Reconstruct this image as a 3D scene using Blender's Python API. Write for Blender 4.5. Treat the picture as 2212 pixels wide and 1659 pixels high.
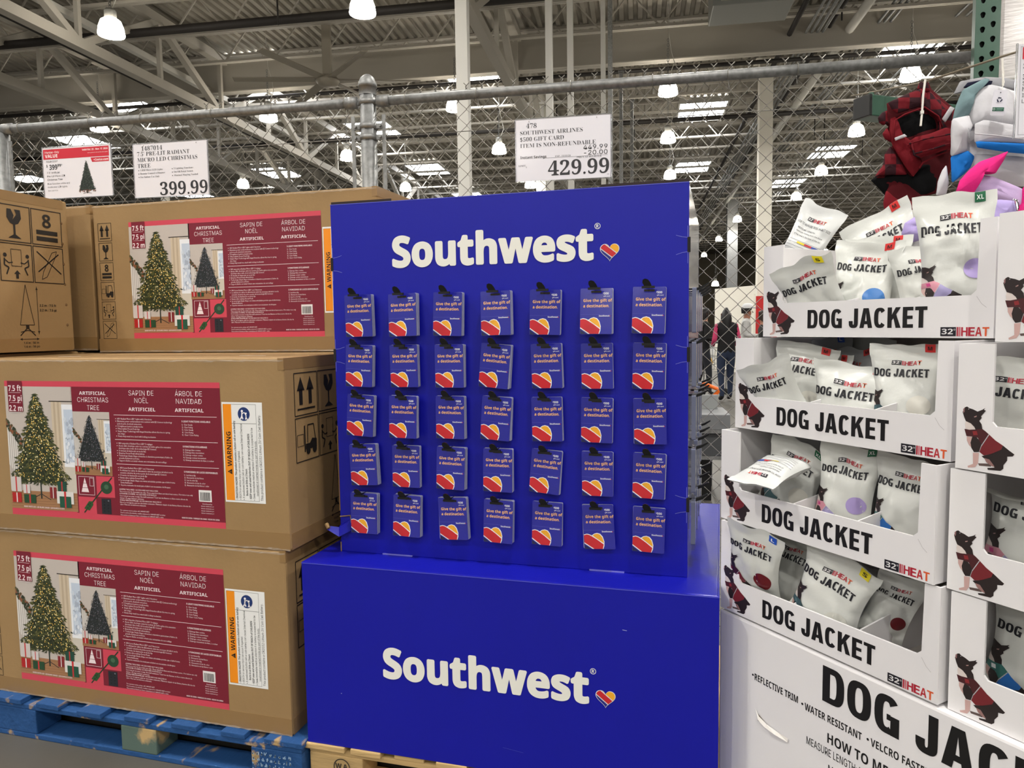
import bpy, bmesh, math, random, os
from mathutils import Vector, Matrix, noise
PI = math.pi
S = bpy.context.scene
for o in list(bpy.data.objects):
    bpy.data.objects.remove(o)
COL = S.collection

# ------------------------------------------------------------------ camera
F_PX, YAW, PITCH, ROLL = 1589.4, 0.27688, -0.078509, -0.014041
CAM = Vector((1.2178, -1.92185, 1.40537))
FW = Vector((-math.sin(YAW) * math.cos(PITCH), math.cos(YAW) * math.cos(PITCH), math.sin(PITCH)))
_r = Vector((math.cos(YAW), math.sin(YAW), 0)); _u = _r.cross(FW)
RT = _r * math.cos(ROLL) + _u * math.sin(ROLL)
UP = -_r * math.sin(ROLL) + _u * math.cos(ROLL)
cd = bpy.data.cameras.new('camera'); cam = bpy.data.objects.new('camera', cd); COL.objects.link(cam)
cd.sensor_width = 36; cd.lens = F_PX / 2212 * 36; cd.clip_start = 0.05; cd.clip_end = 400
cam.matrix_world = Matrix(((RT.x, UP.x, -FW.x, CAM.x), (RT.y, UP.y, -FW.y, CAM.y), (RT.z, UP.z, -FW.z, CAM.z), (0, 0, 0, 1)))
S.camera = cam

# ------------------------------------------------------------------ light and exposure
S.view_settings.view_transform = 'Standard'; S.view_settings.look = 'None'
S.view_settings.gamma = 1; S.view_settings.use_curve_mapping = False
S.view_settings.exposure = 0.13
S.cycles.max_bounces = 8; S.cycles.diffuse_bounces = 3; S.cycles.transparent_max_bounces = 6
W = bpy.data.worlds.new('world'); S.world = W; W.use_nodes = True
W.node_tree.nodes['Background'].inputs[0].default_value = (1.0, 0.97, 0.93, 1)
W.node_tree.nodes['Background'].inputs[1].default_value = 0.35
LAMP_W, SHADE_E, SKY_E = 125.0, 24.0, 13.0

# ------------------------------------------------------------------ pixel helpers (photo frame 2212 x 1659)
def ray(x, y): return FW + RT * ((x - 1106) / F_PX) + UP * ((829.5 - y) / F_PX)
def onz(x, y, z):
    d = ray(x, y); return CAM + d * ((z - CAM.z) / d.z)
def onpl(x, y, P, n):
    d = ray(x, y); n = Vector(n); return CAM + d * ((Vector(P) - CAM).dot(n) / d.dot(n))
def ony(x, y, Y): return onpl(x, y, (0, Y, 0), (0, 1, 0))
BA = math.radians(6.0); BU = Vector((math.cos(BA), math.sin(BA), 0)); BV = Vector((-math.sin(BA), math.cos(BA), 0))
def toB(p): return Vector((p.dot(BU), p.dot(BV), p.z))
def fromB(x, y, z): return BU * x + BV * y + Vector((0, 0, z))

# ------------------------------------------------------------------ materials
def lin(c):
    def f(v):
        v /= 255
        return v / 12.92 if v <= .04045 else ((v + .055) / 1.055) ** 2.4
    return tuple(f(v) for v in c) + (1,)
_M = {}
def mat(name, col, rough=.6, metal=0, spec=.5, var=0, vscale=8, bump=0, bscale=40, emit=0, coat=0, trans=0, alpha=1, col2=None, stretch=None):
    if name in _M: return _M[name]
    m = bpy.data.materials.new(name); m.use_nodes = True; nt = m.node_tree; b = nt.nodes['Principled BSDF']
    c = lin(col)
    b.inputs['Base Color'].default_value = c; b.inputs['Roughness'].default_value = rough
    b.inputs['Metallic'].default_value = metal; b.inputs['Specular IOR Level'].default_value = spec
    b.inputs['Coat Weight'].default_value = coat; b.inputs['Coat Roughness'].default_value = .12
    b.inputs['Transmission Weight'].default_value = trans; b.inputs['Alpha'].default_value = alpha
    if emit:
        b.inputs['Emission Color'].default_value = c; b.inputs['Emission Strength'].default_value = emit
    if var or bump:
        tc = nt.nodes.new('ShaderNodeTexCoord'); mp = nt.nodes.new('ShaderNodeMapping')
        nt.links.new(tc.outputs['Object'], mp.inputs[0])
        if stretch: mp.inputs['Scale'].default_value = stretch
    if var:
        n = nt.nodes.new('ShaderNodeTexNoise'); n.inputs['Scale'].default_value = vscale; n.inputs['Detail'].default_value = 5
        r = nt.nodes.new('ShaderNodeValToRGB'); mx = nt.nodes.new('ShaderNodeMix'); mx.data_type = 'RGBA'
        r.color_ramp.elements[0].position = .35; r.color_ramp.elements[1].position = .68
        nt.links.new(mp.outputs[0], n.inputs['Vector']); nt.links.new(n.outputs['Fac'], r.inputs[0]); nt.links.new(r.outputs[0], mx.inputs[0])
        mx.inputs[6].default_value = c
        mx.inputs[7].default_value = lin(col2) if col2 else tuple(v * (1 - var) for v in c[:3]) + (1,)
        nt.links.new(mx.outputs[2], b.inputs['Base Color'])
        if col2:
            r.color_ramp.elements[0].position = .60; r.color_ramp.elements[1].position = .66
    if bump:
        n2 = nt.nodes.new('ShaderNodeTexNoise'); n2.inputs['Scale'].default_value = bscale; n2.inputs['Detail'].default_value = 4
        bp = nt.nodes.new('ShaderNodeBump'); bp.inputs['Strength'].default_value = bump; bp.inputs['Distance'].default_value = .01
        nt.links.new(mp.outputs[0], n2.inputs['Vector']); nt.links.new(n2.outputs['Fac'], bp.inputs['Height']); nt.links.new(bp.outputs[0], b.inputs['Normal'])
    _M[name] = m; return m
def printmat(name, rough, coat=0):
    m = bpy.data.materials.new(name); m.use_nodes = True; nt = m.node_tree; b = nt.nodes['Principled BSDF']
    a = nt.nodes.new('ShaderNodeAttribute'); a.attribute_name = 'ink'
    nt.links.new(a.outputs['Color'], b.inputs['Base Color']); b.inputs['Roughness'].default_value = rough
    b.inputs['Coat Weight'].default_value = coat; b.inputs['Coat Roughness'].default_value = .08
    return m
INK = printmat('printed_ink', .5); INKG = printmat('glossy_ink', .35, .12); INKC = printmat('card_ink', .18, .8)
CARD = mat('cardboard', (158, 127, 84), .8, var=.1, vscale=5, bump=.05, bscale=90)
CARDD = mat('cardboard_edge', (120, 90, 56), .85)
TAPE = mat('parcel_tape', (146, 115, 74), .3, coat=.2)
WHITEC = mat('white_cardboard', (240, 238, 239), .5, var=.03, vscale=3)
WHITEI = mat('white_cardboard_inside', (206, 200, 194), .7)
BLUEC = mat('blue_cardboard', (12, 17, 160), .42, spec=.36, coat=.06, var=.05, vscale=2.5, bump=.03, bscale=60)
BLUEK = mat('blue_card', (34, 36, 150), .18, coat=.8)
CARDEDGE = mat('card_edge', (150, 152, 185), .4)
BLACKP = mat('black_plastic', (12, 12, 13), .35)
GALV = mat('galvanised_steel', (150, 151, 150), .5, metal=.6, var=.35, vscale=45)
WIRE = mat('galvanised_wire', (132, 129, 122), .45, metal=.5)
STEELW = mat('painted_steel', (186, 181, 171), .55)
STEELC = mat('white_painted_column', (205, 203, 196), .55)
DECK = mat('roof_deck', (168, 162, 150), .7, var=.15, vscale=.6)
DARKP = mat('dark_pipe', (44, 40, 38), .6)
BLUEW = mat('blue_painted_wood', (24, 74, 130), .75, var=.5, vscale=9, bump=.4, bscale=30, col2=(176, 148, 104), stretch=(1.6, .5, 1.6))
BLUEW2 = mat('blue_painted_wood_dark', (30, 84, 142), .8, var=.3, vscale=7, bump=.4, bscale=30)
WOOD = mat('raw_pine', (212, 178, 122), .75, var=.25, vscale=14, bump=.2, bscale=50, stretch=(.4, .4, 3))
CONC = mat('concrete', (88, 85, 78), .45, var=.18, vscale=1.6, bump=.05, bscale=20)
WALLM = mat('warehouse_wall', (172, 164, 146), .8)
PARTW = mat('partition_white', (226, 222, 210), .7)
REDM = mat('red_paint', (186, 26, 30), .5)
GREENS = mat('green_rack_steel', (44, 84, 66), .4, coat=.3, var=.15, vscale=12)
BAGM = mat('bag_film', (216, 218, 213), .3, spec=.5, coat=.15, bump=.12, bscale=26)
BAGB = mat('bag_film_back', (224, 226, 224), .32, coat=.15, bump=.12, bscale=26)
PAPER = mat('sign_paper', (226, 225, 232), .35, coat=.4)
CLEAR = mat('clear_plastic', (235, 238, 240), .12, trans=1.0)

# ------------------------------------------------------------------ mesh helpers
def tag(o, label=None, cat=None, group=None, kind=None):
    if label: o['label'] = label
    if cat: o['category'] = cat
    if group: o['group'] = group
    if kind: o['kind'] = kind
    return o
def link(o, parent=None):
    COL.objects.link(o)
    if parent is not None: o.parent = parent
    return o
def empty(name, loc=(0, 0, 0), rz=0, label=None, cat=None, group=None, kind=None, rot=None):
    o = bpy.data.objects.new(name, None); o.empty_display_size = .05; o.location = loc
    o.rotation_euler = rot if rot else (0, 0, rz)
    link(o); return tag(o, label, cat, group, kind)
def copy_tree(o, parent=None):
    c = o.copy(); COL.objects.link(c); c.parent = parent
    for ch in list(o.children): copy_tree(ch, c)
    return c
def pydata(name, v, f, m, parent=None, smooth=False):
    me = bpy.data.meshes.new(name); me.from_pydata([tuple(p) for p in v], [], f); me.materials.append(m)
    if smooth: me.shade_smooth()
    return link(bpy.data.objects.new(name, me), parent)
class MB:
    def __init__(s): s.v = []; s.f = []
    def add(s, v, f):
        n = len(s.v); s.v += [Vector(p) for p in v]; s.f += [tuple(i + n for i in q) for q in f]; return s
    def box(s, a, b):
        (x0, y0, z0), (x1, y1, z1) = a, b
        return s.add([(x0, y0, z0), (x1, y0, z0), (x1, y1, z0), (x0, y1, z0), (x0, y0, z1), (x1, y0, z1), (x1, y1, z1), (x0, y1, z1)],
                     [(3, 2, 1, 0), (4, 5, 6, 7), (0, 1, 5, 4), (1, 2, 6, 5), (2, 3, 7, 6), (3, 0, 4, 7)])
    def bar(s, p, q, w, h=None, up=(0, 0, 1)):
        p, q = Vector(p), Vector(q); h = h or w; d = (q - p).normalized(); up = Vector(up)
        if abs(d.dot(up)) > .95: up = Vector((1, 0, 0))
        a = d.cross(up).normalized(); b = a.cross(d)
        v = [c + a * (i * w / 2) + b * (j * h / 2) for c in (p, q) for i, j in ((-1, -1), (1, -1), (1, 1), (-1, 1))]
        return s.add(v, [(0, 1, 2, 3), (7, 6, 5, 4), (0, 4, 5, 1), (1, 5, 6, 2), (2, 6, 7, 3), (3, 7, 4, 0)])
    def tube(s, pts, r, n=8, caps=True, rs=None):
        pts = [Vector(p) for p in pts]; base = len(s.v); pa = None
        for i, p in enumerate(pts):
            d = (pts[min(i + 1, len(pts) - 1)] - pts[max(i - 1, 0)]).normalized()
            if pa is None: pa = d.orthogonal().normalized()
            pa = (pa - d * pa.dot(d)).normalized(); b = d.cross(pa); rr = rs[i] if rs else r
            for k in range(n):
                t = 2 * PI * k / n; s.v.append(p + (pa * math.cos(t) + b * math.sin(t)) * rr)
        for i in range(len(pts) - 1):
            for k in range(n):
                a0 = base + i * n + k; a1 = base + i * n + (k + 1) % n
                s.f.append((a0, a1, a1 + n, a0 + n))
        if caps:
            s.f.append(tuple(base + k for k in range(n))[::-1]); e = base + (len(pts) - 1) * n
            s.f.append(tuple(e + k for k in range(n)))
        return s
    def lathe(s, prof, n=24, c=(0, 0, 0)):
        base = len(s.v); c = Vector(c)
        for r, z in prof:
            for k in range(n):
                t = 2 * PI * k / n; s.v.append(c + Vector((r * math.cos(t), r * math.sin(t), z)))
        for i in range(len(prof) - 1):
            for k in range(n):
                a0 = base + i * n + k; a1 = base + i * n + (k + 1) % n
                s.f.append((a0, a1, a1 + n, a0 + n))
        return s
    def prism(s, poly, axis_fn, t0, t1):
        n = len(poly); v = [axis_fn(x, y, t0) for x, y in poly] + [axis_fn(x, y, t1) for x, y in poly]
        return s.add(v, [tuple(range(n))[::-1], tuple(range(n, 2 * n))] + [(i, (i + 1) % n, n + (i + 1) % n, n + i) for i in range(n)])
    def build(s, name, m, parent=None, smooth=False, bevel=0, recalc=False):
        me = bpy.data.meshes.new(name); me.from_pydata([tuple(p) for p in s.v], [], s.f)
        if bevel or recalc:
            bm = bmesh.new(); bm.from_mesh(me)
            bmesh.ops.recalc_face_normals(bm, faces=bm.faces)
            if bevel: bmesh.ops.bevel(bm, geom=list(bm.edges), offset=bevel, segments=2, affect='EDGES', profile=.6)
            bm.to_mesh(me); bm.free()
        me.materials.append(m)
        if smooth: me.shade_smooth()
        return link(bpy.data.objects.new(name, me), parent)

# ------------------------------------------------------------------ flat print: text and shapes with ink colours
try:
    INTER = bpy.data.fonts.load(os.path.join(bpy.utils.system_resource('DATAFILES', path='fonts'), 'Inter.woff2'))
except Exception:
    INTER = None
def serif(s):
    o = ''
    for ch in s:
        if 'A' <= ch <= 'Z': o += chr(0x1D400 + ord(ch) - 65)
        elif 'a' <= ch <= 'z': o += chr(0x1D41A + ord(ch) - 97)
        elif '0' <= ch <= '9': o += chr(0x1D7CE + ord(ch) - 48)
        else: o += ch
    return o
def sansbold(s):
    o = ''
    for ch in s:
        if 'A' <= ch <= 'Z': o += chr(0x1D5D4 + ord(ch) - 65)
        elif 'a' <= ch <= 'z': o += chr(0x1D5EE + ord(ch) - 97)
        elif '0' <= ch <= '9': o += chr(0x1D7EC + ord(ch) - 48)
        else: o += ch
    return o
_T = {}
def tgeo(s, font, bold, shear, res):
    k = (s, font, bold, shear, res)
    if k in _T: return _T[k]
    cu = bpy.data.curves.new('t', 'FONT'); cu.dimensions = '2D'; cu.fill_mode = 'FRONT'
    cu.body = serif(s) if font == 'serif' else (sansbold(s) if bold > .009 else s)
    if font == 'inter' and INTER and bold <= .009: cu.font = INTER
    cu.resolution_u = res; cu.offset = min(bold, 0); cu.shear = shear
    o = bpy.data.objects.new('t', cu); me = bpy.data.meshes.new_from_object(o)
    v = [(p.co.x, p.co.y) for p in me.vertices]; f = [tuple(p.vertices) for p in me.polygons]
    bpy.data.objects.remove(o); bpy.data.curves.remove(cu); bpy.data.meshes.remove(me)
    xs = [p[0] for p in v] or [0, 1]; ys = [p[1] for p in v] or [0, 1]
    _T[k] = (v, f, min(xs), max(xs), min(ys), max(ys)); return _T[k]
class Print:
    def __init__(s): s.v = []; s.f = []; s.c = []; s.l = []
    def _add(s, v, f, col, lay):
        n = len(s.v); s.v += v; s.l += [lay] * len(v); c = lin(col)
        for q in f: s.f.append(tuple(i + n for i in q)); s.c.append(c)
        return s
    def poly(s, pts, col, lay=1): return s._add(list(pts), [tuple(range(len(pts)))], col, lay)
    def rect(s, x0, y0, x1, y1, col, lay=1): return s.poly([(x0, y0), (x1, y0), (x1, y1), (x0, y1)], col, lay)
    def frame(s, x0, y0, x1, y1, w, col, lay=1):
        s.rect(x0, y0, x1, y0 + w, col, lay); s.rect(x0, y1 - w, x1, y1, col, lay)
        s.rect(x0, y0 + w, x0 + w, y1 - w, col, lay); return s.rect(x1 - w, y0 + w, x1, y1 - w, col, lay)
    def disc(s, x, y, rx, ry, col, lay=1, n=28, a0=0, a1=2 * PI):
        e = 0 if abs(a1 - a0 - 2 * PI) < 1e-6 else 1
        return s.poly([(x + rx * math.cos(a0 + (a1 - a0) * k / (n - e)), y + ry * math.sin(a0 + (a1 - a0) * k / (n - e))) for k in range(n)], col, lay)
    def ring(s, x, y, r, w, col, lay=1, n=28):
        v = [(x + (r - w * j) * math.cos(2 * PI * k / n), y + (r - w * j) * math.sin(2 * PI * k / n)) for k in range(n) for j in (0, 1)]
        return s._add(v, [(2 * k, 2 * ((k + 1) % n), 2 * ((k + 1) % n) + 1, 2 * k + 1) for k in range(n)], col, lay)
    def line(s, p, q, w, col, lay=1):
        dx, dy = q[0] - p[0], q[1] - p[1]; L = math.hypot(dx, dy) or 1; nx, ny = -dy / L * w / 2, dx / L * w / 2
        return s.poly([(p[0] - nx, p[1] - ny), (q[0] - nx, q[1] - ny), (q[0] + nx, q[1] + ny), (p[0] + nx, p[1] + ny)], col, lay)
    def path(s, pts, w, col, lay=1):
        for a, b in zip(pts, pts[1:]): s.line(a, b, w, col, lay)
        return s
    def text(s, t, x, y, h, col, lay=2, font='inter', bold=0, sx=1, align='L', rot=0, shear=0, res=2):
        """baseline start x,y; h = cap height"""
        v, f, x0, x1, y0, y1 = tgeo(t, font, bold, shear, res)
        H = tgeo('H', font, bold, 0, 1); k = h / (H[5] - H[4]); w = (x1 - x0) * k * sx
        ox = {'L': 0, 'C': -w / 2, 'R': -w}[align]; c, sn = math.cos(rot), math.sin(rot)
        o = []
        for a, b in v:
            px, py = (a - x0) * k * sx + ox, b * k; o.append((x + px * c - py * sn, y + px * sn + py * c))
        return s._add(o, f, col, lay)
    def fit(s, t, x0, y0, x1, y1, col, lay=2, font='inter', bold=0, shear=0, res=3):
        v, f, a0, a1, b0, b1 = tgeo(t, font, bold, shear, res)
        return s._add([(x0 + (a - a0) / (a1 - a0) * (x1 - x0), y0 + (b - b0) / (b1 - b0) * (y1 - y0)) for a, b in v], f, col, lay)
    def merge(s, o, mp=lambda p: p, recol=None, dl=0):
        n = len(s.v); s.v += [mp(p) for p in o.v]; s.l += [l + dl for l in o.l]
        s.f += [tuple(i + n for i in q) for q in o.f]; s.c += [recol(c) if recol else c for c in o.c]; return s
    def build(s, name, parent, fn=None, o=(0, 0, 0), x=(1, 0, 0), y=(0, 0, 1), eps=.00035, m=None, maxlen=0):
        o, x, y = Vector(o), Vector(x), Vector(y); nrm = x.cross(y)
        V, Fc, C = s.v, s.f, s.c; L = s.l
        if maxlen:
            bm = bmesh.new(); ly = bm.verts.layers.float.new('l'); fc = bm.faces.layers.int.new('c')
            bv = []
            for p, l in zip(V, L):
                q = bm.verts.new((p[0], p[1], 0)); q[ly] = l; bv.append(q)
            for i, q in enumerate(Fc):
                try: bm.faces.new([bv[k] for k in q])[fc] = i
                except ValueError: pass
            bmesh.ops.triangulate(bm, faces=bm.faces)
            for _ in range(3):
                ed = [e for e in bm.edges if e.calc_length() > maxlen]
                if not ed: break
                bmesh.ops.subdivide_edges(bm, edges=ed, cuts=1)
                bmesh.ops.triangulate(bm, faces=[f for f in bm.faces if len(f.verts) > 3])
            bm.verts.index_update()
            V = [(q.co.x, q.co.y) for q in bm.verts]; L = [q[ly] for q in bm.verts]
            Fc = [tuple(q.index for q in f.verts) for f in bm.faces]; C = [s.c[f[fc]] for f in bm.faces]; bm.free()
        if fn: P = [fn(p[0], p[1], l * eps) for p, l in zip(V, L)]
        else: P = [o + x * p[0] + y * p[1] + nrm * (l * eps) for p, l in zip(V, L)]
        me = bpy.data.meshes.new(name); me.from_pydata([tuple(p) for p in P], [], Fc)
        at = me.attributes.new('ink', 'FLOAT_COLOR', 'FACE')
        flat = [t for c in C for t in c]
        at.data.foreach_set('color', flat)
        me.materials.append(m or INK)
        if fn: me.shade_smooth()
        return link(bpy.data.objects.new(name, me), parent)
def grotesk():
    G = {}; S_, HB = .215, .17
    def sup(cx, cy, a, b, t, n=2.7):
        c, q = math.cos(t), math.sin(t); f = lambda v: math.copysign(abs(v) ** (2 / n), v)
        return (cx + a * f(c), cy + b * f(q))
    def arc(w, t0, t1, n=22, cy=.5, b=.5, sy=HB):
        A = [sup(w / 2, cy, w / 2, b, math.radians(t0 + (t1 - t0) * i / n)) for i in range(n + 1)]; B = [sup(w / 2, cy, w / 2 - S_, b - sy, math.radians(t0 + (t1 - t0) * i / n)) for i in range(n + 1)]
        return [[A[i], A[i + 1], B[i + 1], B[i]] for i in range(n)]
    R = lambda a, b, c, d: [(a, b), (c, b), (c, d), (a, d)]
    G['O'] = (.64, arc(.64, 0, 360, 32)); w = .62
    r = arc(w, -90, 90, 18); G['D'] = (w, [R(0, 0, S_, 1), R(S_, 0, w / 2, HB), R(S_, 1 - HB, w / 2, 1)] + r)
    G['C'] = (.60, arc(.60, 38, 322, 26)); w = .62; G['G'] = (w, arc(w, 38, 300, 24) + [R(w - S_, 0, w, .5), R(w * .5, .37, w - S_, .52)])
    w = .5; G['J'] = (w, [R(w - S_, .28, w, 1), R(0, .28, S_, .36)] + arc(w, 180, 360, 14, .28, .28))
    w = .68; h = [(0, 0), (.225, 0), (.262, .19), (w / 2, .19), (w / 2, .35), (.296, .35), (w / 2, .80), (w / 2, 1), (w / 2 - .14, 1)]; G['A'] = (w, [h, [(w - x, y) for x, y in h][::-1]])
    w = .66; G['K'] = (w, [R(0, 0, S_, 1), [(S_, .36), (.345, .53), (w - .01, 1), (w - .26, 1), (S_, .64)], [(.30, .46), (w - .245, 0), (w, 0), (.43, .65), (.345, .53)]])
    G['E'] = (.5, [R(0, 0, S_, 1), R(S_, 0, .5, HB), R(S_, .42, .475, .58), R(S_, 1 - HB, .5, 1)]); w = .56; G['T'] = (w, [R(0, 1 - HB, w, 1), R(w / 2 - S_ / 2, 0, w / 2 + S_ / 2, 1 - HB)])
    return G
GROT = grotesk()
def grot(pr, t, x0, y0, x1, y1, col, lay=1, gap=.085, space=.30):
    tot = sum(GROT[c][0] if c in GROT else space - gap for c in t) + gap * (len(t) - 1); x = 0; k = (x1 - x0) / tot
    for c in t:
        if c not in GROT: x += space; continue
        w, ps = GROT[c]
        for p in ps: pr.poly([(x0 + (x + a) * k, y0 + b * (y1 - y0)) for a, b in p], col, lay)
        x += w + gap
    return pr
ORD = ['first', 'second', 'third', 'fourth', 'fifth', 'sixth', 'seventh', 'eighth', 'ninth', 'tenth']

# ================================================================== structure: floor, ceiling, walls
fl = MB().box((-60, -22, -.2), (40, 90, 0)).build('floor', CONC); tag(fl, kind='structure', label='grey polished concrete warehouse floor')
fl.rotation_euler.z = BA
DZ = 8.75
dk = MB(); X0, X1, Y0, Y1 = -56.0, 26.0, -20.0, 80.0; p = .22; n = int((X1 - X0) / p)
prof = []
for i in range(n):
    x = X0 + i * p; prof += [(x, 0), (x + .1, 0), (x + .12, .075), (x + .20, .075)]
dv = [(x, Y0, DZ + z) for x, z in prof] + [(x, Y1, DZ + z) for x, z in prof]; q = len(prof)
ceil = pydata('ceiling', dv, [(i, i + 1, q + i + 1, q + i) for i in range(q - 1)], DECK)
tag(ceil, kind='structure', label='corrugated metal roof deck on open web joists'); ceil.rotation_euler.z = BA
for nm, a, b in (('wall_back', (X0, Y1, 0), (X1, Y1 + .2, 9.2)), ('wall_left', (X0 - .2, Y0, 0), (X0, Y1, 9.2)), ('wall_right', (X1, Y0, 0), (X1 + .2, Y1, 9.2))):
    w = MB().box(a, b).build(nm, WALLM); w.rotation_euler.z = BA; tag(w, kind='structure', label='plain beige warehouse wall')
# joists
jm = MB(); zt, zb = DZ - .04, DZ - .82
for z in (zt, zb):
    for s in (-.035, .035): jm.box((X0, s - .028, z - .03), (X1, s + .028, z + .03))
k = X0
while k < X1 - 1.3:
    jm.bar((k, 0, zb), (k + .65, 0, zt), .03); jm.bar((k + .65, 0, zt), (k + 1.3, 0, zb), .03)
    k += 1.3
j0 = jm.build('joist', STEELW, ceil)
by = 8.3; first = True
while by < 66:
    j = j0 if first else link(bpy.data.objects.new('joist', j0.data), ceil)
    j.location = (random.Random(int(by * 10)).uniform(-.4, .4), by, 0); first = False; by += 1.68
# deep beams across, long trusses and struts running away from the viewer
def ibeam(y, z0, z1):
    m = MB(); m.box((X0, y - .008, z0), (X1, y + .008, z1)); m.box((X0, y - .13, z0), (X1, y + .13, z0 + .02)); m.box((X0, y - .13, z1 - .02), (X1, y + .13, z1))
    m.build('cross_beam', STEELW, ceil)
for y in (16.0,): ibeam(y, 7.5, 8.3)
def truss(x, y0, y1, z0, z1, step, w):
    m = MB(); m.bar((x, y0, z0), (x, y1, z0), w, w); m.bar((x, y0, z1), (x, y1, z1), w, w)
    y = y0; k = 0
    while y + step <= y1 + .01:
        a, b = (z0, z1) if k % 2 == 0 else (z1, z0)
        m.bar((x, y, a), (x, y + step, b), w * .7, w * .7); m.bar((x, y + step, z0), (x, y + step, z1), w * .45, w * .45); y += step; k += 1
    m.build('truss', STEELW, ceil)
for pxy in ((120, 215), (1075, 130), (640, 330)):
    b = toB(onz(*pxy, 6.9)); truss(b.x, 6.0, 60.0, 6.9, 8.3, 2.45, .2)
def run(px, py, z, r, m, y0, y1, nm, n=8):
    b = toB(onz(px, py, z)); MB().tube([(b.x, y0, z), (b.x, y1, z)], r, n).build(nm, m, ceil, smooth=True)
for px, py, z, r in ((1880, 0, 7.9, .10), (1790, 60, 8.0, .05), (1745, 120, 7.9, .035), (1735, 120, 7.9, .035), (1700, 160, 7.9, .03), (1690, 160, 7.9, .03), (1640, 200, 7.9, .06), (1912, 30, 8, .03), (1925, 30, 8, .03), (1938, 30, 8, .03), (2040, 60, 8, .03), (2060, 60, 8, .03), (2080, 60, 8, .03)):
    run(px, py, z, r, STEELC if r > .08 else (DARKP if r > .045 else GALV), 6, 70, 'conduit')
for px, py, z, r in ((60, 60, 7.8, .03), (75, 60, 7.8, .03), (90, 60, 7.8, .03), (105, 60, 7.8, .03)):
    run(px, py, z, r, DARKP, 4, 70, 'conduit')
for px, py, z, w in ((200, 60, 7.6, .13), (1010, 10, 7.6, .14)):
    b = toB(onz(px, py, z)); MB().bar((b.x, 4, z), (b.x, 22, z), w, w).build('strut', STEELC, ceil)
for px, py, z, r in ((400, 62, 7.65, .09), (700, 305, 7.65, .07), (1900, 115, 7.6, .05)):
    b = toB(onz(px, py, z)); MB().tube([(X0, b.y, z), (X1, b.y, z)], r, 8).build('sprinkler_pipe', DARKP, ceil, smooth=True)
rr = random.Random(4)
for i in range(26):   # drop branches and hangers between the joists
    x, y = rr.uniform(-22, 12), rr.uniform(9, 40)
    MB().tube([(x, y, DZ - .05), (x, y, DZ - rr.uniform(.8, 1.5))], .018, 6).build('hanger_rod', DARKP, ceil)
for i in range(14):
    x, y = rr.uniform(-20, 9), rr.uniform(10, 36); d = rr.choice((-1, 1))
    MB().bar((x, y, 7.95), (x + d * 1.5, y + .2, 8.6), .06).build('cross_brace', STEELW, ceil)
# skylights (daylight diffusers set in the roof)
SKYM = mat('skylight_diffuser', (250, 252, 255), .5, emit=SKY_E)
for i, (px, py) in enumerate(((1515, 240), (925, 365), (810, 280), (600, 372), (1795, 327), (1495, 360), (180, 305), (1990, 82), (1010, 148), (590, 158), (1010, 420), (60, 385), (1700, 395), (250, 215), (420, 420), (1340, 425))):
    b = toB(onz(px, py, 8.6)); m = MB().box((b.x - .75, b.y - 1.1, 8.60), (b.x + .75, b.y + 1.1, 8.64)).build('window_%d' % (i + 1), SKYM)
    m.rotation_euler.z = BA; tag(m, kind='structure', label='bright rectangular skylight in the roof')
    fr = MB()
    for a, c in (((-.8, -1.15), (-.75, 1.15)), ((.75, -1.15), (.8, 1.15)), ((-.75, -1.15), (.75, -1.1)), ((-.75, 1.1), (.75, 1.15))):
        fr.box((b.x + a[0], b.y + a[1], 8.56), (b.x + c[0], b.y + c[1], 8.74))
    fr.build('curb', STEELC, m)
    for s in (-.25, .25): MB().bar((b.x + s, b.y - 1.1, 8.585), (b.x + s, b.y + 1.1, 8.585), .03, .03).build('glazing_bar', STEELC, m)
# columns behind the fence
def column(px, Y, w, m, label, z1=8.3):
    q = ony(px, 400, Y); c = empty('steel_column', (q.x, q.y, 0), BA, label, 'column')
    MB().box((-w / 2, -w / 2, 0), (w / 2, w / 2, z1)).build('shaft', m, c, bevel=.006)
    MB().box((-w * .9, -w * .9, 0), (w * .9, w * .9, .03)).build('base_plate', m, c)
    MB().box((-w * .8, -w * .8, z1), (w * .8, w * .8, z1 + .03)).build('cap_plate', m, c)
column(1005, 7.0, .15, STEELC, 'widest white square steel post seen behind the fence, left of the gift card price sign')
column(1189, 8.2, .095, STEELC, 'slim white steel post rising behind the left part of the gift card price sign')
column(1234, 8.6, .085, STEELC, 'slim white steel post rising behind the middle of the gift card price sign')
column(1304, 9.4, .07, STEELC, 'thin grey steel post behind the right edge of the gift card price sign', 7.9)
column(1319, 9.9, .07, GALV, 'thin galvanised post just right of the gift card price sign', 7.9)
column(1651, 19.0, .34, PARTW, 'thick white building column between blue display and dog jacket trays', 8.2)
column(1170, 21.0, .3, PARTW, 'far white building column hidden mostly behind the gift card price sign', 8.2)
column(1342, 13.5, .07, GALV, 'far galvanised conduit post, nearer of two right of the price sign', 6.5)
column(1365, 15.5, .07, GALV, 'far galvanised conduit post, farther of two right of the price sign', 6.5)
column(356, 21.0, .22, PARTW, 'far white column above the tree price sign on the left', 8.2)

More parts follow.
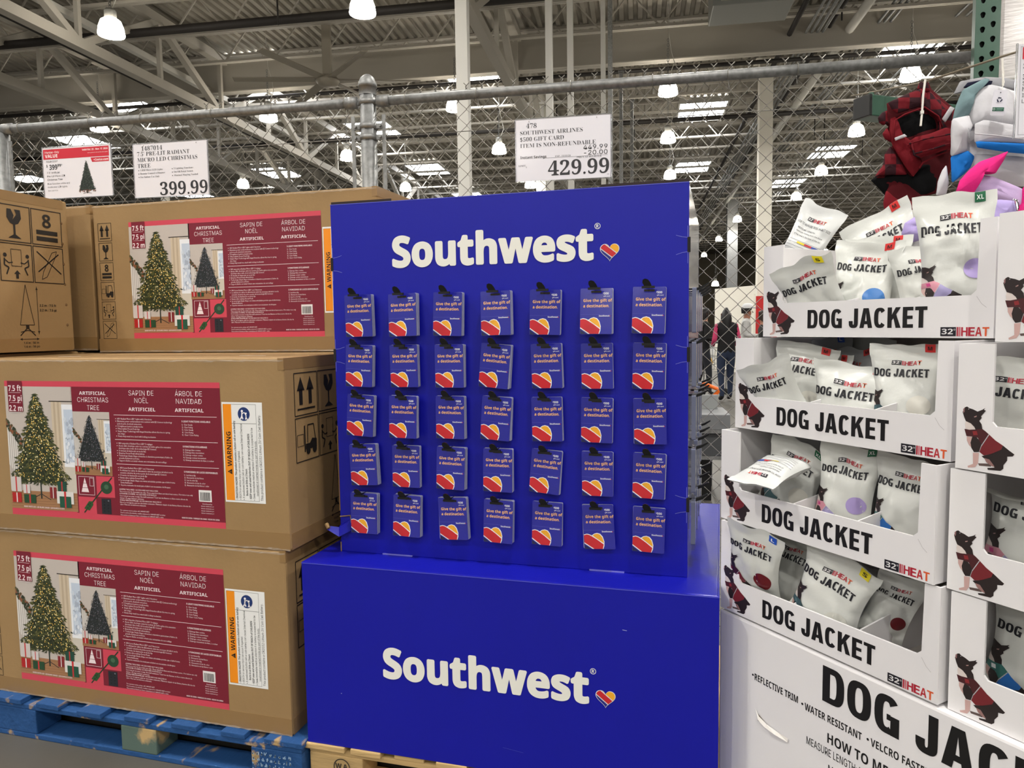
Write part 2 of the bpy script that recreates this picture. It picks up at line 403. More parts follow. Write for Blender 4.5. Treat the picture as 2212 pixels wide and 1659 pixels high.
# ================================================================== bay lights
SHADE = mat('lamp_shade_glow', (255, 246, 230), .3, emit=SHADE_E); LENS = mat('lamp_lens_glow', (255, 248, 236), .3, emit=60)
GREYH = mat('lamp_housing', (150, 150, 146), .5, metal=.4)
def lamp_proto():
    L = empty('bay_light')
    MB().lathe([(.215, -.02), (.222, 0), (.205, .12), (.165, .23), (.11, .27), (.11, .262), (.158, .222), (.197, .118), (.213, 0), (.215, -.02)], 28).build('shade', SHADE, L, smooth=True)
    MB().lathe([(0, .02), (.19, .02), (.2, .05), (0, .06)], 24).build('lens', LENS, L, smooth=True)
    MB().lathe([(0, .27), (.1, .27), (.1, .40), (.07, .44), (0, .44)], 16).build('housing', GREYH, L)
    c = MB(); z = .44
    for i in range(14):
        a = .022; c.tube([(a * math.cos(t), 0, z + .035 * (1 + math.sin(t))) if i % 2 else (0, a * math.cos(t), z + .035 * (1 + math.sin(t))) for t in [k * PI / 4 for k in range(9)]], .006, 4, caps=False); z += .055
    c.build('chain', GALV, L)
    MB().tube([(.05, 0, .44), (.14, .05, .7), (.06, .12, 1.0), (.02, .02, 1.3), (0, 0, 2.16)], .008, 5).build('power_cord', STEELC, L)
    ld = bpy.data.lights.new('lamp_light', 'AREA'); ld.shape = 'DISK'; ld.size = .38; ld.energy = LAMP_W; ld.color = (1, .97, .925); ld.spread = math.radians(165)
    lo = link(bpy.data.objects.new('lamp_light', ld), L); lo.location = (0, 0, -.03)
    return L
lp = lamp_proto(); first = True
def add_lamp(loc, label, group=None):
    global first
    L = lp if first else copy_tree(lp)
    first = False; L.location = loc; tag(L, label, 'lamp', group)
LZ = 6.65
for px, py, lb in (
    (240, 62, 'large glowing bay lamp on a chain at the upper left, above the tree signs'), (783, 15, 'glowing bay lamp cut by the top edge, above the fence post'),
    (1967, 160, 'glowing bay lamp just under the fence rail, above the red plaid jacket'), (1443, 193, 'glowing bay lamp half behind the fence rail, right of the gift card sign'),
    (580, 250, 'glowing bay lamp behind the rail between the tree sign and the fence post'), (215, 272, 'glowing bay lamp behind the rail above the red and white tree sign'),
    (983, 228, 'glowing bay lamp behind the rail beside the widest white post'), (1850, 283, 'glowing bay lamp left of the red plaid jacket below the green arm'),
    (1443, 298, 'glowing bay lamp level with the gift card sign, on its right'), (1078, 322, 'glowing bay lamp just left of the gift card sign'),
    (750, 337, 'glowing bay lamp just left of the fence post'), (1447, 378, 'glowing bay lamp above the top right corner of the blue display'),
    (876, 405, 'small glowing bay lamp above the left part of the blue display'), (1774, 369, 'small glowing bay lamp above the grey bag pile in the top tray'),
    (1720, 425, 'small far bay lamp low above the top dog jacket tray'), (1146, 398, 'small glowing bay lamp just under the gift card sign'), (525, 398, 'small glowing bay lamp behind the fence above the top tree carton')):
    add_lamp(onz(px, py, LZ + .1) - Vector((0, 0, .1)), lb)
q = ony(1545, 617, 46); add_lamp(q, 'tiny far bay lamp in the gap beside the blue display'); MB().tube([(0, 0, 2.0), (0, 0, DZ - q.z)], .01, 5).build('cable', DARKP, [o for o in COL.objects if o.get('label', '').startswith('tiny far bay')][0])
for bx, byy in [(a, b) for b in (-6.5, -1.2, 4.4) for a in (-13, -8, -3.2, 1.7, 6.6, 11.5)] + [(a, b) for b in (-12, -18) for a in (-8, -3.2, 1.7, 6.6)] + [(6.7, 10.0), (11.6, 10), (11.6, 15.6), (-13, 10)] + [(a, b) for b in (38, 47, 58) for a in (-14, -4, 6, 15)]:  # the farthest rows are added to brighten the dark far ceiling
    add_lamp(fromB(bx, byy, LZ), 'bay lamp of the ceiling grid outside the picture or in the added far rows', 'lamps outside the picture')
# big ceiling fan
q = onz(708, 176, 6.75); fan = empty('ceiling_fan', (q.x, q.y, 6.75), .35, 'large grey ceiling fan with long blades hanging above the left fence', 'fan')
FANM = mat('fan_grey', (150, 143, 130), .5)
MB().lathe([(0, -.1), (.2, -.08), (.26, 0), (.2, .1), (0, .12)], 20).build('hub', FANM, fan, smooth=True)
MB().box((-.09, -.09, .1), (.09, .09, 1.3)).build('down_rod', FANM, fan); MB().box((-.25, -.25, 1.3), (.25, .25, 1.42)).build('mount', FANM, fan)
b0 = None
for i in range(6):
    if b0 is None: b0 = MB().add([(.2, -.09, .01), (2.0, -.07, .0), (2.0, .07, .035), (.2, .09, .045), (.2, -.09, .03), (2.0, -.07, .02), (2.0, .07, .055), (.2, .09, .065)], [(3, 2, 1, 0), (4, 5, 6, 7), (0, 1, 5, 4), (1, 2, 6, 5), (2, 3, 7, 6), (3, 0, 4, 7)]).build('blade', FANM, fan); b = b0
    else: b = link(bpy.data.objects.new('blade', b0.data), fan)
    b.rotation_euler.z = i * PI / 3
q = onz(1620, 12, 7.6); hv = empty('air_unit', (q.x, q.y, 7.45), BA, 'pale grey air handling unit hung under the roof at the top right', 'air unit')
AIRM = mat('air_unit_grey', (140, 142, 138), .5)
MB().box((-.75, -.5, 0), (.75, .5, .55)).build('housing', AIRM, hv, bevel=.02)
for i in range(5): MB().box((-.6, -.515, .08 + i * .08), (.6, -.5, .12 + i * .08)).build('louvre', STEELW, hv)
for s in (-.6, .6): MB().tube([(s, 0, .55), (s, 0, 1.25)], .012, 6).build('hanger_rod', DARKP, hv)

# ================================================================== chain link fence
FA = math.radians(5.0); FO = Vector((-.352, 1.245, 0))
fence = empty('chain_link_fence', FO, FA, 'galvanised chain link fence with pipe rail and domed post behind the cartons', 'fence')
FN = Vector((-math.sin(FA), math.cos(FA), 0)); FD = Vector((math.cos(FA), math.sin(FA), 0))
def fpx(x, y, off=0):  # pixel -> fence local x, z
    q = onpl(x, y, FO - FN * off, FN); return (q - FO).dot(FD), q.z
RZ = 2.44; XL, XR = -1.98, 2.55
for i, x in enumerate((0.0, XL)):
    MB().tube([(x, 0, 0), (x, 0, 2.505 if i == 0 else 2.42)], .0365, 20).build('post', GALV, fence, smooth=True)
MB().lathe([(.0395, 2.47), (.0395, 2.505), (.043, 2.505), (.043, 2.518), (.040, 2.53), (.030, 2.55), (.015, 2.562), (0, 2.565)], 20).build('post_cap', GALV, fence, smooth=True)
for a, b in ((XL + .045, -.09), (.09, XR)):
    MB().tube([(a, -.005, RZ), (b, -.005, RZ)], .0215, 16).build('top_rail', GALV, fence, smooth=True)
for s, x in ((1, .05), (-1, -.05), (1, XL + .02)):
    MB().tube([(x, -.005, RZ), (x + s * .055, -.005, RZ)], .027, 14).build('rail_end_cup', GALV, fence, smooth=True)
for z in (RZ, RZ - .11, RZ - .16):
    MB().lathe([(.037, z - .013), (.041, z - .013), (.041, z + .013), (.037, z + .013)], 20).build('brace_band', GALV, fence, smooth=True)
    for s in (-1, 1):
        MB().box((s * .055 - .018, -.008, z - .011), (s * .055 + .018, .008, z + .011)).build('band_lug', GALV, fence)
        MB().tube([(s * .06, -.022, z), (s * .06, .02, z)], .007, 8).build('bolt', GALV, fence)
for x in (-.075, .075, XL + .05): MB().box((x - .008, -.006, .05), (x + .008, .002, 2.38)).build('tension_bar', GALV, fence)
MB().tube([(XL, .004, 2.275), (XR, .004, 2.29)], .0018, 6).build('tension_wire', WIRE, fence)
P = .0715; wr = .0022
def zig(s):
    pts = []; z = .055; k = 0
    while z < RZ + .012:
        sd = s if k % 2 else -s
        pts.append((sd * (P / 4 + .0015), .0025 * (1 if k % 2 else -1), z)); z += P / 2; k += 1
    m = MB().tube(pts, wr, 5)
    x, y, z = pts[-1]
    if pts[-1][0] > 0:   # twisted, barbed tip where two wires end together
        for ph in (0, PI):
            tw = [(x + .004 * math.cos(ph + t * .9), y + .004 * math.sin(ph + t * .9), z + t * .0036) for t in range(9)]
            tw.append((x + .013 * (1 if ph else -1), y, z + .044)); m.tube(tw, wr, 5)
    return m
wa = zig(1).build('wire', WIRE, fence); wb = zig(-1).build('wire', WIRE, fence)
k = 0; x = XL + .05
while x < XR:
    o = (wa, wb)[k] if k < 2 else link(bpy.data.objects.new('wire', (wa, wb)[k % 2].data), fence)
    o.location = (x + P / 4, 0, 0); x += P / 2; k += 1
x = XL + .12
tw = None; rr = random.Random(2)
while x < XR - .1:
    if abs(x) > .1:
        if tw is None: tw = MB().tube([(.0, .026 * math.cos(t), RZ + .026 * math.sin(t)) for t in [PI / 8 * k for k in range(17)]] + [(.004, .02, RZ - .05)], .0017, 5).build('tie_wire', WIRE, fence); o = tw
        else: o = link(bpy.data.objects.new('tie_wire', tw.data), fence)
        o.location = (x, -.005, 0); o.rotation_euler.z = rr.uniform(-.12, .12)
    x += rr.uniform(.27, .42)

# ------------------------------------------------------------------ price signs on the fence
BK = (38, 38, 42); RD = (196, 32, 52)
def sign(corner_l, corner_r, z0, z1, label, pr, off=.035, tilt=0):
    (x0, _), (x1, _) = fpx(*corner_l, off), fpx(*corner_r, off); w, h = x1 - x0, z1 - z0
    q = FO + FD * ((x0 + x1) / 2) - FN * off; s = empty('price_sign', (q.x, q.y, z0), FA, label, 'sign', 'price signs on the fence'); s.rotation_euler.y = tilt
    sheet = MB().box((-w / 2, -.001, 0), (w / 2, .001, h)).build('sheet', PAPER, s)
    for a in (-w / 2, w / 2 - .004): MB().box((a, -.003, -.002), (a + .004, .002, h + .002)).build('sleeve_edge', CLEAR, s)
    for z in (-.004, h): MB().box((-w / 2, -.003, z), (w / 2, .002, z + .004)).build('sleeve_edge', CLEAR, s)
    for a in (-w * .35, w * .35): MB().tube([(a, -.004, h - .012), (a, .012, h + .006), (a, off + .004, h - .004)], .0013, 5).build('wire_clip', WIRE, s)
    pr.build('sign_print', sheet, o=(-w / 2, -.0012, 0), x=(w, 0, 0), y=(0, 0, h), eps=.0003 / max(w * h, .01), m=INKG)
    return s
A = .418 / .266
p1 = Print(); T = lambda *a, **k: p1.text(*a, **k)
asp = 1 / A
def st(pr, t, x, y, h, **k): return pr.text(t, x, y, h, k.pop('col', BK), sx=k.pop('sx', 1) * asp, **k)
st(p1, '478', .12, .855, .07, font='serif', bold=-.013)
for i, t in enumerate(('SOUTHWEST AIRLINES', '$500 GIFT CARD', 'ITEM IS NON-REFUNDABLE')): st(p1, t, .055, .749 - i * .103, .063, font='serif', bold=-.013, sx=.95)
st(p1, '449.99', .96, .462, .07, sx=1.2, align='R'); st(p1, '-20.00', .96, .375, .07, sx=1.2, align='R')
st(p1, 'Instant Savings', .055, .365, .042, bold=.01, sx=.95); st(p1, 'EXP.  11/11/24', .42, .366, .025, font='serif', bold=-.013); st(p1, 'PRICE AT REGISTER', .645, .332, .026, font='serif', bold=-.013)
p1.rect(.3, .358, .96, .361, BK, 1); p1.fit('429.99', .345, .07, .975, .315, BK, font='serif')
st(p1, 'LIMIT', .035, .24, .026, font='serif', bold=-.013); st(p1, '5', .11, .215, .024, font='serif', bold=-.013)
p1.rect(.955, .05, .975, .054, BK, 1)
sign((1113, 330), (1321, 320), 2.040, 2.306, 'white price sign reading 429.99 for gift cards, on fence above blue display', p1)
p2 = Print()
st(p2, '1487014', .12, .872, .075, font='serif', bold=-.013)
for i, t in enumerate(("7.5' PRE-LIT RADIANT", 'MICRO LED CHRISTMAS', 'TREE')): st(p2, t, .06, .774 - i * .109, .072, font='serif', bold=-.013, sx=.95)
for i, (a, b) in enumerate((('1,850 Micro LED Lights', '5 Lighting Functions'), ('Remote Control w/Dimmer', 'On/Off Pedal Switch'), ('For Indoor Use Only', 'Minimal Shaping Needed'))):
    for x, t in ((.07, a), (.52, b)):
        p2.disc(x, .508 - i * .063, .006, .009, BK, 1, 8); st(p2, t, x + .02, .495 - i * .063, .031, font='serif', bold=-.013, sx=.95)
p2.fit('399.99', .345, .025, .975, .275, BK, font='serif')
sign((289, 370), (451, 360), 2.056, 2.313, 'white price sign reading 399.99 for a christmas tree, on fence', p2)
p3 = Print(); p3.frame(.0, .0, 1, 1, .004, (210, 210, 214), 1)
p3.rect(.02, .77, .965, .965, RD, 1); WT = (250, 245, 245)
st(p3, 'Member-Only', .045, .885, .04, col=WT, lay=2, sx=.9); st(p3, 'VALUE', .045, .8, .065, col=WT, bold=.02, lay=2)
st(p3, 'Valid Oct. 23 - Nov. 17, 2024', .95, .9, .032, col=WT, bold=.01, align='R', lay=2, sx=.95); st(p3, 'While supplies last. Limit quantities while available', .95, .845, .014, col=WT, align='R', lay=2)
p3.poly([(.72, .67), (.96, .67), (.96, .755), (.70, .755)], RD, 1); st(p3, '+Costco.com', .74, .69, .042, col=WT, bold=.02, shear=.2, lay=2, sx=.92)
st(p3, 'YOUR COST', .055, .71, .034, bold=.008); st(p3, '$', .055, .62, .05, bold=.012); p3.fit('399', .1, .565, .215, .665, BK, bold=.02); st(p3, '99*', .22, .62, .05, bold=.015)
for i, t in enumerate(("7.5' Artificial", 'Pre-Lit Micro LED', 'Christmas Tree')): st(p3, t, .06, .49 - i * .068, .036, bold=.008)
for i, t in enumerate(('Dual function white and', 'multicolor LED lights.', 'Item 1487014')): st(p3, t, .06, .275 - i * .065, .034 if i < 2 else .024, col=(120, 120, 124))
rt = random.Random(5)
p3.poly([(.63, .70), (.52, .13), (.74, .13)], (34, 42, 38), 1)
for i in range(520):
    t = rt.random() ** .7; y = .69 - t * .56; hw = .005 + t * .115; x = .63 + rt.uniform(-1, 1) * hw; a = rt.uniform(0, PI); r = .02
    p3.poly([(x + r * math.cos(a) * .7, y + r * math.sin(a)), (x - r * math.cos(a) * .3, y - r * .6 * math.sin(a + 1)), (x + r * .5 * math.sin(a), y - r * math.cos(a))], rt.choice(((38, 52, 44), (58, 70, 60), (28, 36, 34), (80, 92, 78), (60, 66, 66))), 2 + (i % 30) * .12)
p3.rect(.62, .07, .64, .14, (60, 50, 40), 1); p3.line((.63, .09), (.57, .065), .008, (70, 60, 54), 1); p3.line((.63, .09), (.69, .065), .008, (70, 60, 54), 1)
for i in range(24): p3.disc(.63 + rt.uniform(-.12, .12), .12 + rt.uniform(-.02, .02), .008, .01, rt.choice(((150, 90, 60), (120, 60, 50), (60, 70, 60))), 4, 6)
sign((93, 370), (243, 365), 2.075, 2.325, 'red and white value sign showing a dark green tree, leftmost on fence', p3)

# ================================================================== pallets
def pallet(name, loc, rz, label, m_top, m_blk, L=1.22, Dp=1.016, H=.14, boards=7, group='pallets'):
    p = empty(name, loc, rz, label, 'pallet', group); r = random.Random(len(label)); t = .018
    for i in range(boards):   # top boards run front to back, ends show at the front
        x = -L / 2 + .06 + (L - .12) * i / (boards - 1); w = .135 if i in (0, boards - 1) else r.uniform(.085, .1)
        b = MB().box((x - w / 2, -Dp / 2 + r.uniform(-.008, .01), H - t), (x + w / 2, Dp / 2, H)).build('deck_board', m_top, p, bevel=.003)
    for y in (-Dp / 2 + .06, 0, Dp / 2 - .06): MB().box((-L / 2, y - .05, H - 2 * t), (L / 2, y + .05, H - t)).build('stringer_board', m_top, p, bevel=.003)
    for y in (-Dp / 2 + .06, 0, Dp / 2 - .06):
        for x in (-L / 2 + .09, 0, L / 2 - .09):
            w = .09 if x else .07
            MB().box((x - w, y - .05, t), (x + w, y + .05, H - 2 * t)).build('block', m_blk if x else (m_top if m_top is WOOD else mat('green_worn_block', (84, 104, 96), .8, var=.5, vscale=6, col2=(190, 160, 110))), p, bevel=.004)
        MB().box((-L / 2, y - .05, 0), (L / 2, y + .05, t)).build('bottom_board', m_top, p, bevel=.003)
    return p
bp = pallet('pallet', (-.62, .476, 0), 0, 'worn blue painted wooden pallet under the christmas tree cartons', BLUEW, BLUEW)
sc = Print(); rs = random.Random(9)
for rw in range(4):
    x = .0
    while x < .135:
        w = rs.uniform(.006, .014)
        for k in range(3): sc.line((x + rs.uniform(0, w), .012 + rw * .018), (x + rs.uniform(0, w), .012 + rw * .018 + rs.uniform(.004, .012)), .0028, (150, 178, 205), 1)
        x += w + .006
sc.build('faded_stencil', bp, o=(.44, -.5085, .02))
wp = pallet('pallet', (.609, .508, 0), 0, 'raw pine wooden pallet under the blue gift card display', WOOD, WOOD, H=.134, boards=9)
ws = Print(); ws.ring(0, 0, .028, .003, (50, 46, 44), 1); ws.text('W', -.022, -.004, .016, (50, 46, 44), 1, bold=.02); ws.text('A', .004, -.004, .016, (50, 46, 44), 1, bold=.02)
ws.build('stamp', wp, o=(-.50, -.4995, .062))

# ================================================================== christmas tree cartons
L, DP, H = 1.25, .495, .588
def icon(pr, k, x, y, w, h, lw=.004, c=(28, 24, 20)):
    """packing pictogram k in the cell x,y,w,h"""
    X = lambda t: x + w * t; Y = lambda t: y + h * t
    pr.frame(x, y, x + w, y + h, lw, c)
    if k == 'up':
        for a in (.28, .68):
            pr.rect(X(a - .07), Y(.25), X(a + .07), Y(.62), c); pr.poly([(X(a - .16), Y(.58)), (X(a + .16), Y(.58)), (X(a), Y(.9))], c)
        pr.rect(X(.12), Y(.13), X(.88), Y(.17), c)
    elif k == 'glass':
        pr.poly([(X(.3), Y(.88)), (X(.42), Y(.88)), (X(.5), Y(.72)), (X(.46), Y(.6)), (X(.58), Y(.75)), (X(.52), Y(.88)), (X(.7), Y(.88)), (X(.72), Y(.65)), (X(.62), Y(.5)), (X(.5), Y(.46)), (X(.38), Y(.5)), (X(.28), Y(.65))], c)
        pr.rect(X(.47), Y(.18), X(.53), Y(.48), c); pr.poly([(X(.3), Y(.1)), (X(.7), Y(.1)), (X(.54), Y(.2)), (X(.46), Y(.2))], c)
    elif k == '8':
        pr.fit('8', X(.36), Y(.5), X(.64), Y(.88), c, bold=.02); pr.rect(X(.15), Y(.3), X(.85), Y(.42), c); pr.rect(X(.15), Y(.12), X(.85), Y(.24), c)
    elif k == 'fork':
        pr.frame(X(.06), Y(.35), X(.34), Y(.62), lw * .6, c); pr.rect(X(.36), Y(.2), X(.41), Y(.8), c); pr.path([(X(.5), Y(.4)), (X(.52), Y(.8)), (X(.78), Y(.8)), (X(.86), Y(.4))], lw * 1.3, c)
        pr.poly([(X(.42), Y(.25)), (X(.9), Y(.25)), (X(.9), Y(.45)), (X(.7), Y(.48)), (X(.6), Y(.38)), (X(.42), Y(.38))], c); pr.disc(X(.52), Y(.22), w * .09, w * .09, c, 2, 14); pr.disc(X(.8), Y(.22), w * .09, w * .09, c, 2, 14)
    elif k == 'men':
        pr.frame(X(.34), Y(.4), X(.66), Y(.85), lw * .6, c); pr.poly([(X(.5), Y(.3)), (X(.4), Y(.2)), (X(.6), Y(.2))], c, 2); pr.rect(X(.46), Y(.08), X(.54), Y(.2), c)
        for s in (-1, 1):
            m = lambda t: X(.5 + s * t); pr.disc(m(.34), Y(.68), w * .055, w * .055, c, 1, 12)
            pr.path([(m(.36), Y(.6)), (m(.37), Y(.42)), (m(.24), Y(.36)), (m(.32), Y(.18))], lw * 1.8, c); pr.path([(m(.35), Y(.56)), (m(.24), Y(.48)), (m(.12), Y(.5))], lw * 1.3, c)
    elif k == 'knife':
        pr.path([(X(.25), Y(.1)), (X(.3), Y(.3)), (X(.62), Y(.85)), (X(.78), Y(.9)), (X(.72), Y(.72)), (X(.42), Y(.18)), (X(.25), Y(.1))], lw * .7, c)
        pr.line((X(.12), Y(.85)), (X(.9), Y(.28)), lw * 1.6, c); pr.line((X(.14), Y(.3)), (X(.84), Y(.82)), lw * 1.6, c)
MR, PK, LT = (122, 26, 46), (208, 70, 88), (240, 224, 226)
def room(pr, x0, y0, w, h, warm, seed, lay=2):
    """printed photo of a decorated tree in a room"""
    r = random.Random(seed); X = lambda t: x0 + w * t; Y = lambda t: y0 + h * t
    pr.rect(X(0), Y(0), X(1), Y(1), (196, 186, 178), lay); pr.rect(X(0), Y(0), X(1), Y(.15), (164, 120, 84), lay + 1)
    for i in range(6): pr.line((X(0), Y(.02 + i * .022)), (X(1), Y(.03 + i * .022)), h * .003, (140, 98, 66), lay + 2)
    pr.rect(X(.78), Y(.15), X(1), Y(.36), (206, 198, 184), lay + 1)
    pr.rect(X(.82), Y(.36), X(1), Y(.86), (236, 238, 242), lay + 1); pr.rect(X(.87), Y(.4), X(1), Y(.82), (196, 208, 224), lay + 2)
    for i in range(40):
        a, b = r.uniform(.87, .99), r.uniform(.4, .75); pr.disc(X(a), Y(b), w * .02, h * .02, r.choice(((226, 232, 240), (170, 180, 196), (210, 220, 232))), lay + 3 + i * .15, 6)
    for i in range(5): pr.rect(X(.69 + i * .03), Y(.15), X(.72 + i * .03), Y(.88), ((206, 190, 166), (188, 170, 146))[i % 2], lay + 2)
    pr.rect(X(.66), Y(.88), X(1), Y(.888), (60, 52, 46), lay + 3)
    pr.poly([(X(0), Y(.7)), (X(.22), Y(.52)), (X(.22), Y(.2)), (X(0), Y(.36))], (226, 222, 216), lay + 1)
    for i in range(7): pr.rect(X(.02 + i * .03), Y(.22), X(.034 + i * .03), Y(.66 - i * .02), (180, 172, 166), lay + 2)
    for i in range(90):
        a = r.uniform(0, .22); b = .72 - a * .8 + r.uniform(-.05, .03); pr.disc(X(a), Y(b), w * .016, h * .012, r.choice(((62, 70, 46), (86, 84, 58), (140, 88, 60), (48, 54, 40))), lay + 3 + i * .1, 5)
    g = ((52, 62, 34), (78, 82, 42), (36, 44, 26), (98, 96, 52), (64, 70, 44)) if warm else ((46, 52, 54), (66, 70, 74), (32, 38, 40), (88, 90, 96), (58, 62, 58))
    n = 1500 if warm else 700
    pr.poly([(X(.46 + (.01 + t * .36) * sg), Y(.94 - t * .72)) for sg, ts in ((1, (0, .25, .5, .75, 1)), (-1, (1, .75, .5, .25, 0))) for t in ts], g[2], lay + 3)
    for i in range(n):
        t = r.random() ** .62; y = .95 - t * .74; hw = (.012 + t * .43) * (1 - .10 * math.sin(t * 40)); a = r.uniform(-1, 1); x = .46 + a * hw; an = (-.5 if a > 0 else PI + .5) + r.uniform(-.7, .7); q = .05 * (1 - .3 * (not warm))
        ex, ey = x + q * math.cos(an), y + q * .6 * math.sin(an); o = q * .16
        pr.poly([(X(x), Y(y + o)), (X(ex), Y(ey)), (X(x), Y(y - o))], g[r.randrange(5)], lay + 4 + (i % 24) * .18)
    for i in range(330 if warm else 120):
        t = r.random() ** .62; y = .93 - t * .71; hw = (.01 + t * .40); x = .46 + r.uniform(-1, 1) * hw
        pr.disc(X(x), Y(y), w * .0075, w * .0075, r.choice(((252, 226, 140), (240, 190, 92), (255, 240, 190))) if warm else r.choice(((190, 190, 200), (120, 130, 150), (160, 140, 150))), lay + 9, 5)
    pr.rect(X(.455), Y(.09), X(.475), Y(.22), (30, 44, 38), lay + 3)
    for s in (-1, 1): pr.line((X(.465), Y(.13)), (X(.465 + s * .14), Y(.085)), h * .006, (50, 46, 44), lay + 4)
    for gi, (a, b, ww, hh, c) in enumerate(((.01, .14, .16, .12, (208, 200, 196)), (.02, .05, .14, .08, (176, 34, 36)), (.2, .05, .18, .07, (34, 72, 46)), (.72, .15, .13, .09, (30, 74, 60)), (.7, .06, .25, .1, (222, 218, 214)), (.74, .03, .17, .09, (30, 82, 62)), (.6, .1, .1, .09, (130, 40, 44)), (.2, .13, .1, .07, (214, 208, 206)))):
        lay_ = lay + 1.2 * gi; pr.rect(X(a), Y(b), X(a + ww), Y(b + hh), c, lay_ + 10); pr.rect(X(a + ww * .44), Y(b), X(a + ww * .56), Y(b + hh), (200, 52, 56) if c[0] < 60 or c[0] > 200 else (226, 222, 220), lay_ + 10.6)
def body(pr, x, y, lines, h, dy, bullet=True, sx=.88):
    for i, t in enumerate(lines):
        if bullet and not t.startswith(' '): pr.disc(x - .006, y - i * dy + h * .45, h * .28, h * .28, LT, 3, 6)
        pr.text(t.strip(), x, y - i * dy, h, LT, 3, font='b', sx=sx, res=1)
lw, lh = .852, .462
lb = Print(); lb.rect(0, 0, lw, lh, PK, 1)
room(lb, 0, lh * .055, lw * .33, lh * .905, True, 3); lb.rect(lw * .325, lh * .05, lw, lh * .962, MR, 2)
lb.rect(lw * .017, lh * .775, lw * .09, lh, MR, 15)
for i, t in enumerate(('7.5 ft', '7.5 pi', '2.2 m')):
    lb.text(t, lw * .0535, lh * (.925 - i * .073), lh * .042, LT, 16, bold=.012, align='C', sx=.84); lb.rect(lw * .025, lh * (.913 - i * .073), lw * .082, lh * (.915 - i * .073), LT, 16)
room(lb, lw * .327, lh * .33, lw * .177, lh * .455, False, 8, 3)
for cx, ls in ((.43, (('ARTIFICIAL', 1), ('CHRISTMAS', 0), ('TREE', 0))), (.655, (('SAPIN DE', 0), ('NOËL', 0), ('ARTIFICIEL', 1))), (.865, (('ÁRBOL DE', 0), ('NAVIDAD', 0), ('ARTIFICIAL', 1)))):
    for i, (t, bd) in enumerate(ls):
        lb.text(t, lw * cx, lh * (.905 - i * .052 - (.004 if i == 2 else 0)), lh * (.024 if bd else .034), LT, 3, bold=.022 if bd else -.006, sx=1.25 if bd else .95, align='C')
for y in (.765, .592, .418): lb.rect(lw * .525, lh * y, lw * .982, lh * (y + .003), LT, 3)
lb.rect(lw * .335, lh * .175, lw * .42, lh * .325, MR, 3); lb.rect(lw * .425, lh * .175, lw * .51, lh * .325, PK, 3); lb.rect(lw * .335, lh * .05, lw * .42, lh * .17, PK, 3); lb.rect(lw * .425, lh * .05, lw * .51, lh * .17, MR, 3)
lb.frame(lw * .34, lh * .185, lw * .415, lh * .318, .0012, LT, 4); lb.poly([(lw * .352, lh * .205), (lw * .388, lh * .205), (lw * .37, lh * .31)], LT, 5); lb.rect(lw * .352, lh * .235, lw * .388, lh * .238, MR, 6); lb.rect(lw * .352, lh * .268, lw * .388, lh * .271, MR, 6); lb.frame(lw * .393, lh * .25, lw * .412, lh * .31, .0012, LT, 5)
lb.line((lw * .36, lh * .055), (lw * .5, lh * .32), .0045, (34, 58, 40), 6); lb.disc(lw * .472, lh * .245, .023, .021, (38, 70, 48), 7); lb.disc(lw * .472, lh * .25, .009, .008, (70, 104, 78), 8)
lb.poly([(lw * .36, lh * .085), (lw * .385, lh * .072), (lw * .405, lh * .115), (lw * .402, lh * .14), (lw * .385, lh * .14)], (44, 84, 44), 7)
for a, b in ((.378, .09), (.388, .105), (.39, .122), (.382, .115)): lb.disc(lw * a, lh * b, .0025, .0025, (20, 30, 20), 8, 8)
lb.rect(lw * .445, lh * .055, lw * .49, lh * .165, (34, 36, 44), 5)
for i in range(4):
    for j in range(2): lb.disc(lw * (.458 + j * .018), lh * (.075 + i * .022), .0028, .0028, (14, 14, 16), 6, 8)
lb.disc(lw * .478, lh * .15, .003, .003, (120, 120, 130), 6, 8)
eng = ('1850 Radiant Micro LED* Lights with 5 functions', 'Eliminates power cords between tree sections with EZ Connect technology', ' pole-to-pole electrical connection', '13 brightness levels in steady modes', 'Ultra-realistic Forest Fresh tips', 'Simple Shape Technology with hinged branches allows the tree to spring', ' into shape', 'Heavy-duty metal tree stand with locking mechanism')
fra = ('1850 ampoules à Radiant Micro LED* 5 réglages', 'Aucun câble électrique entre les sections de l\'arbre grâce à la connexion', ' électrique tube à tube de la technologie EZ Connect', '13 niveaux de luminosité en mode fixe', 'Branches Forest Fresh ultraréalistes', 'Technologie Simple Shape à branches à charnières permettant à l\'arbre de', ' prendre facilement sa forme', 'Support d\'arbre en métal robuste avec mécanisme de verrouillage')
esp = ('1850 Luces Radiant Micro LED* con 5 funciones', 'Se eliminan los cables de alimentación entre las secciones del árbol con la', ' conexión eléctrica de poste a poste de la tecnología EZ Connect', '13 niveles de iluminación en modo fijo', 'Ramas ultra realistas Forest Fresh', 'La tecnología Simple Shape con ramas articuladas permite que el árbol tome', ' forma fácilmente', 'Soporte resistente de metal para el árbol con mecanismo de bloqueo')
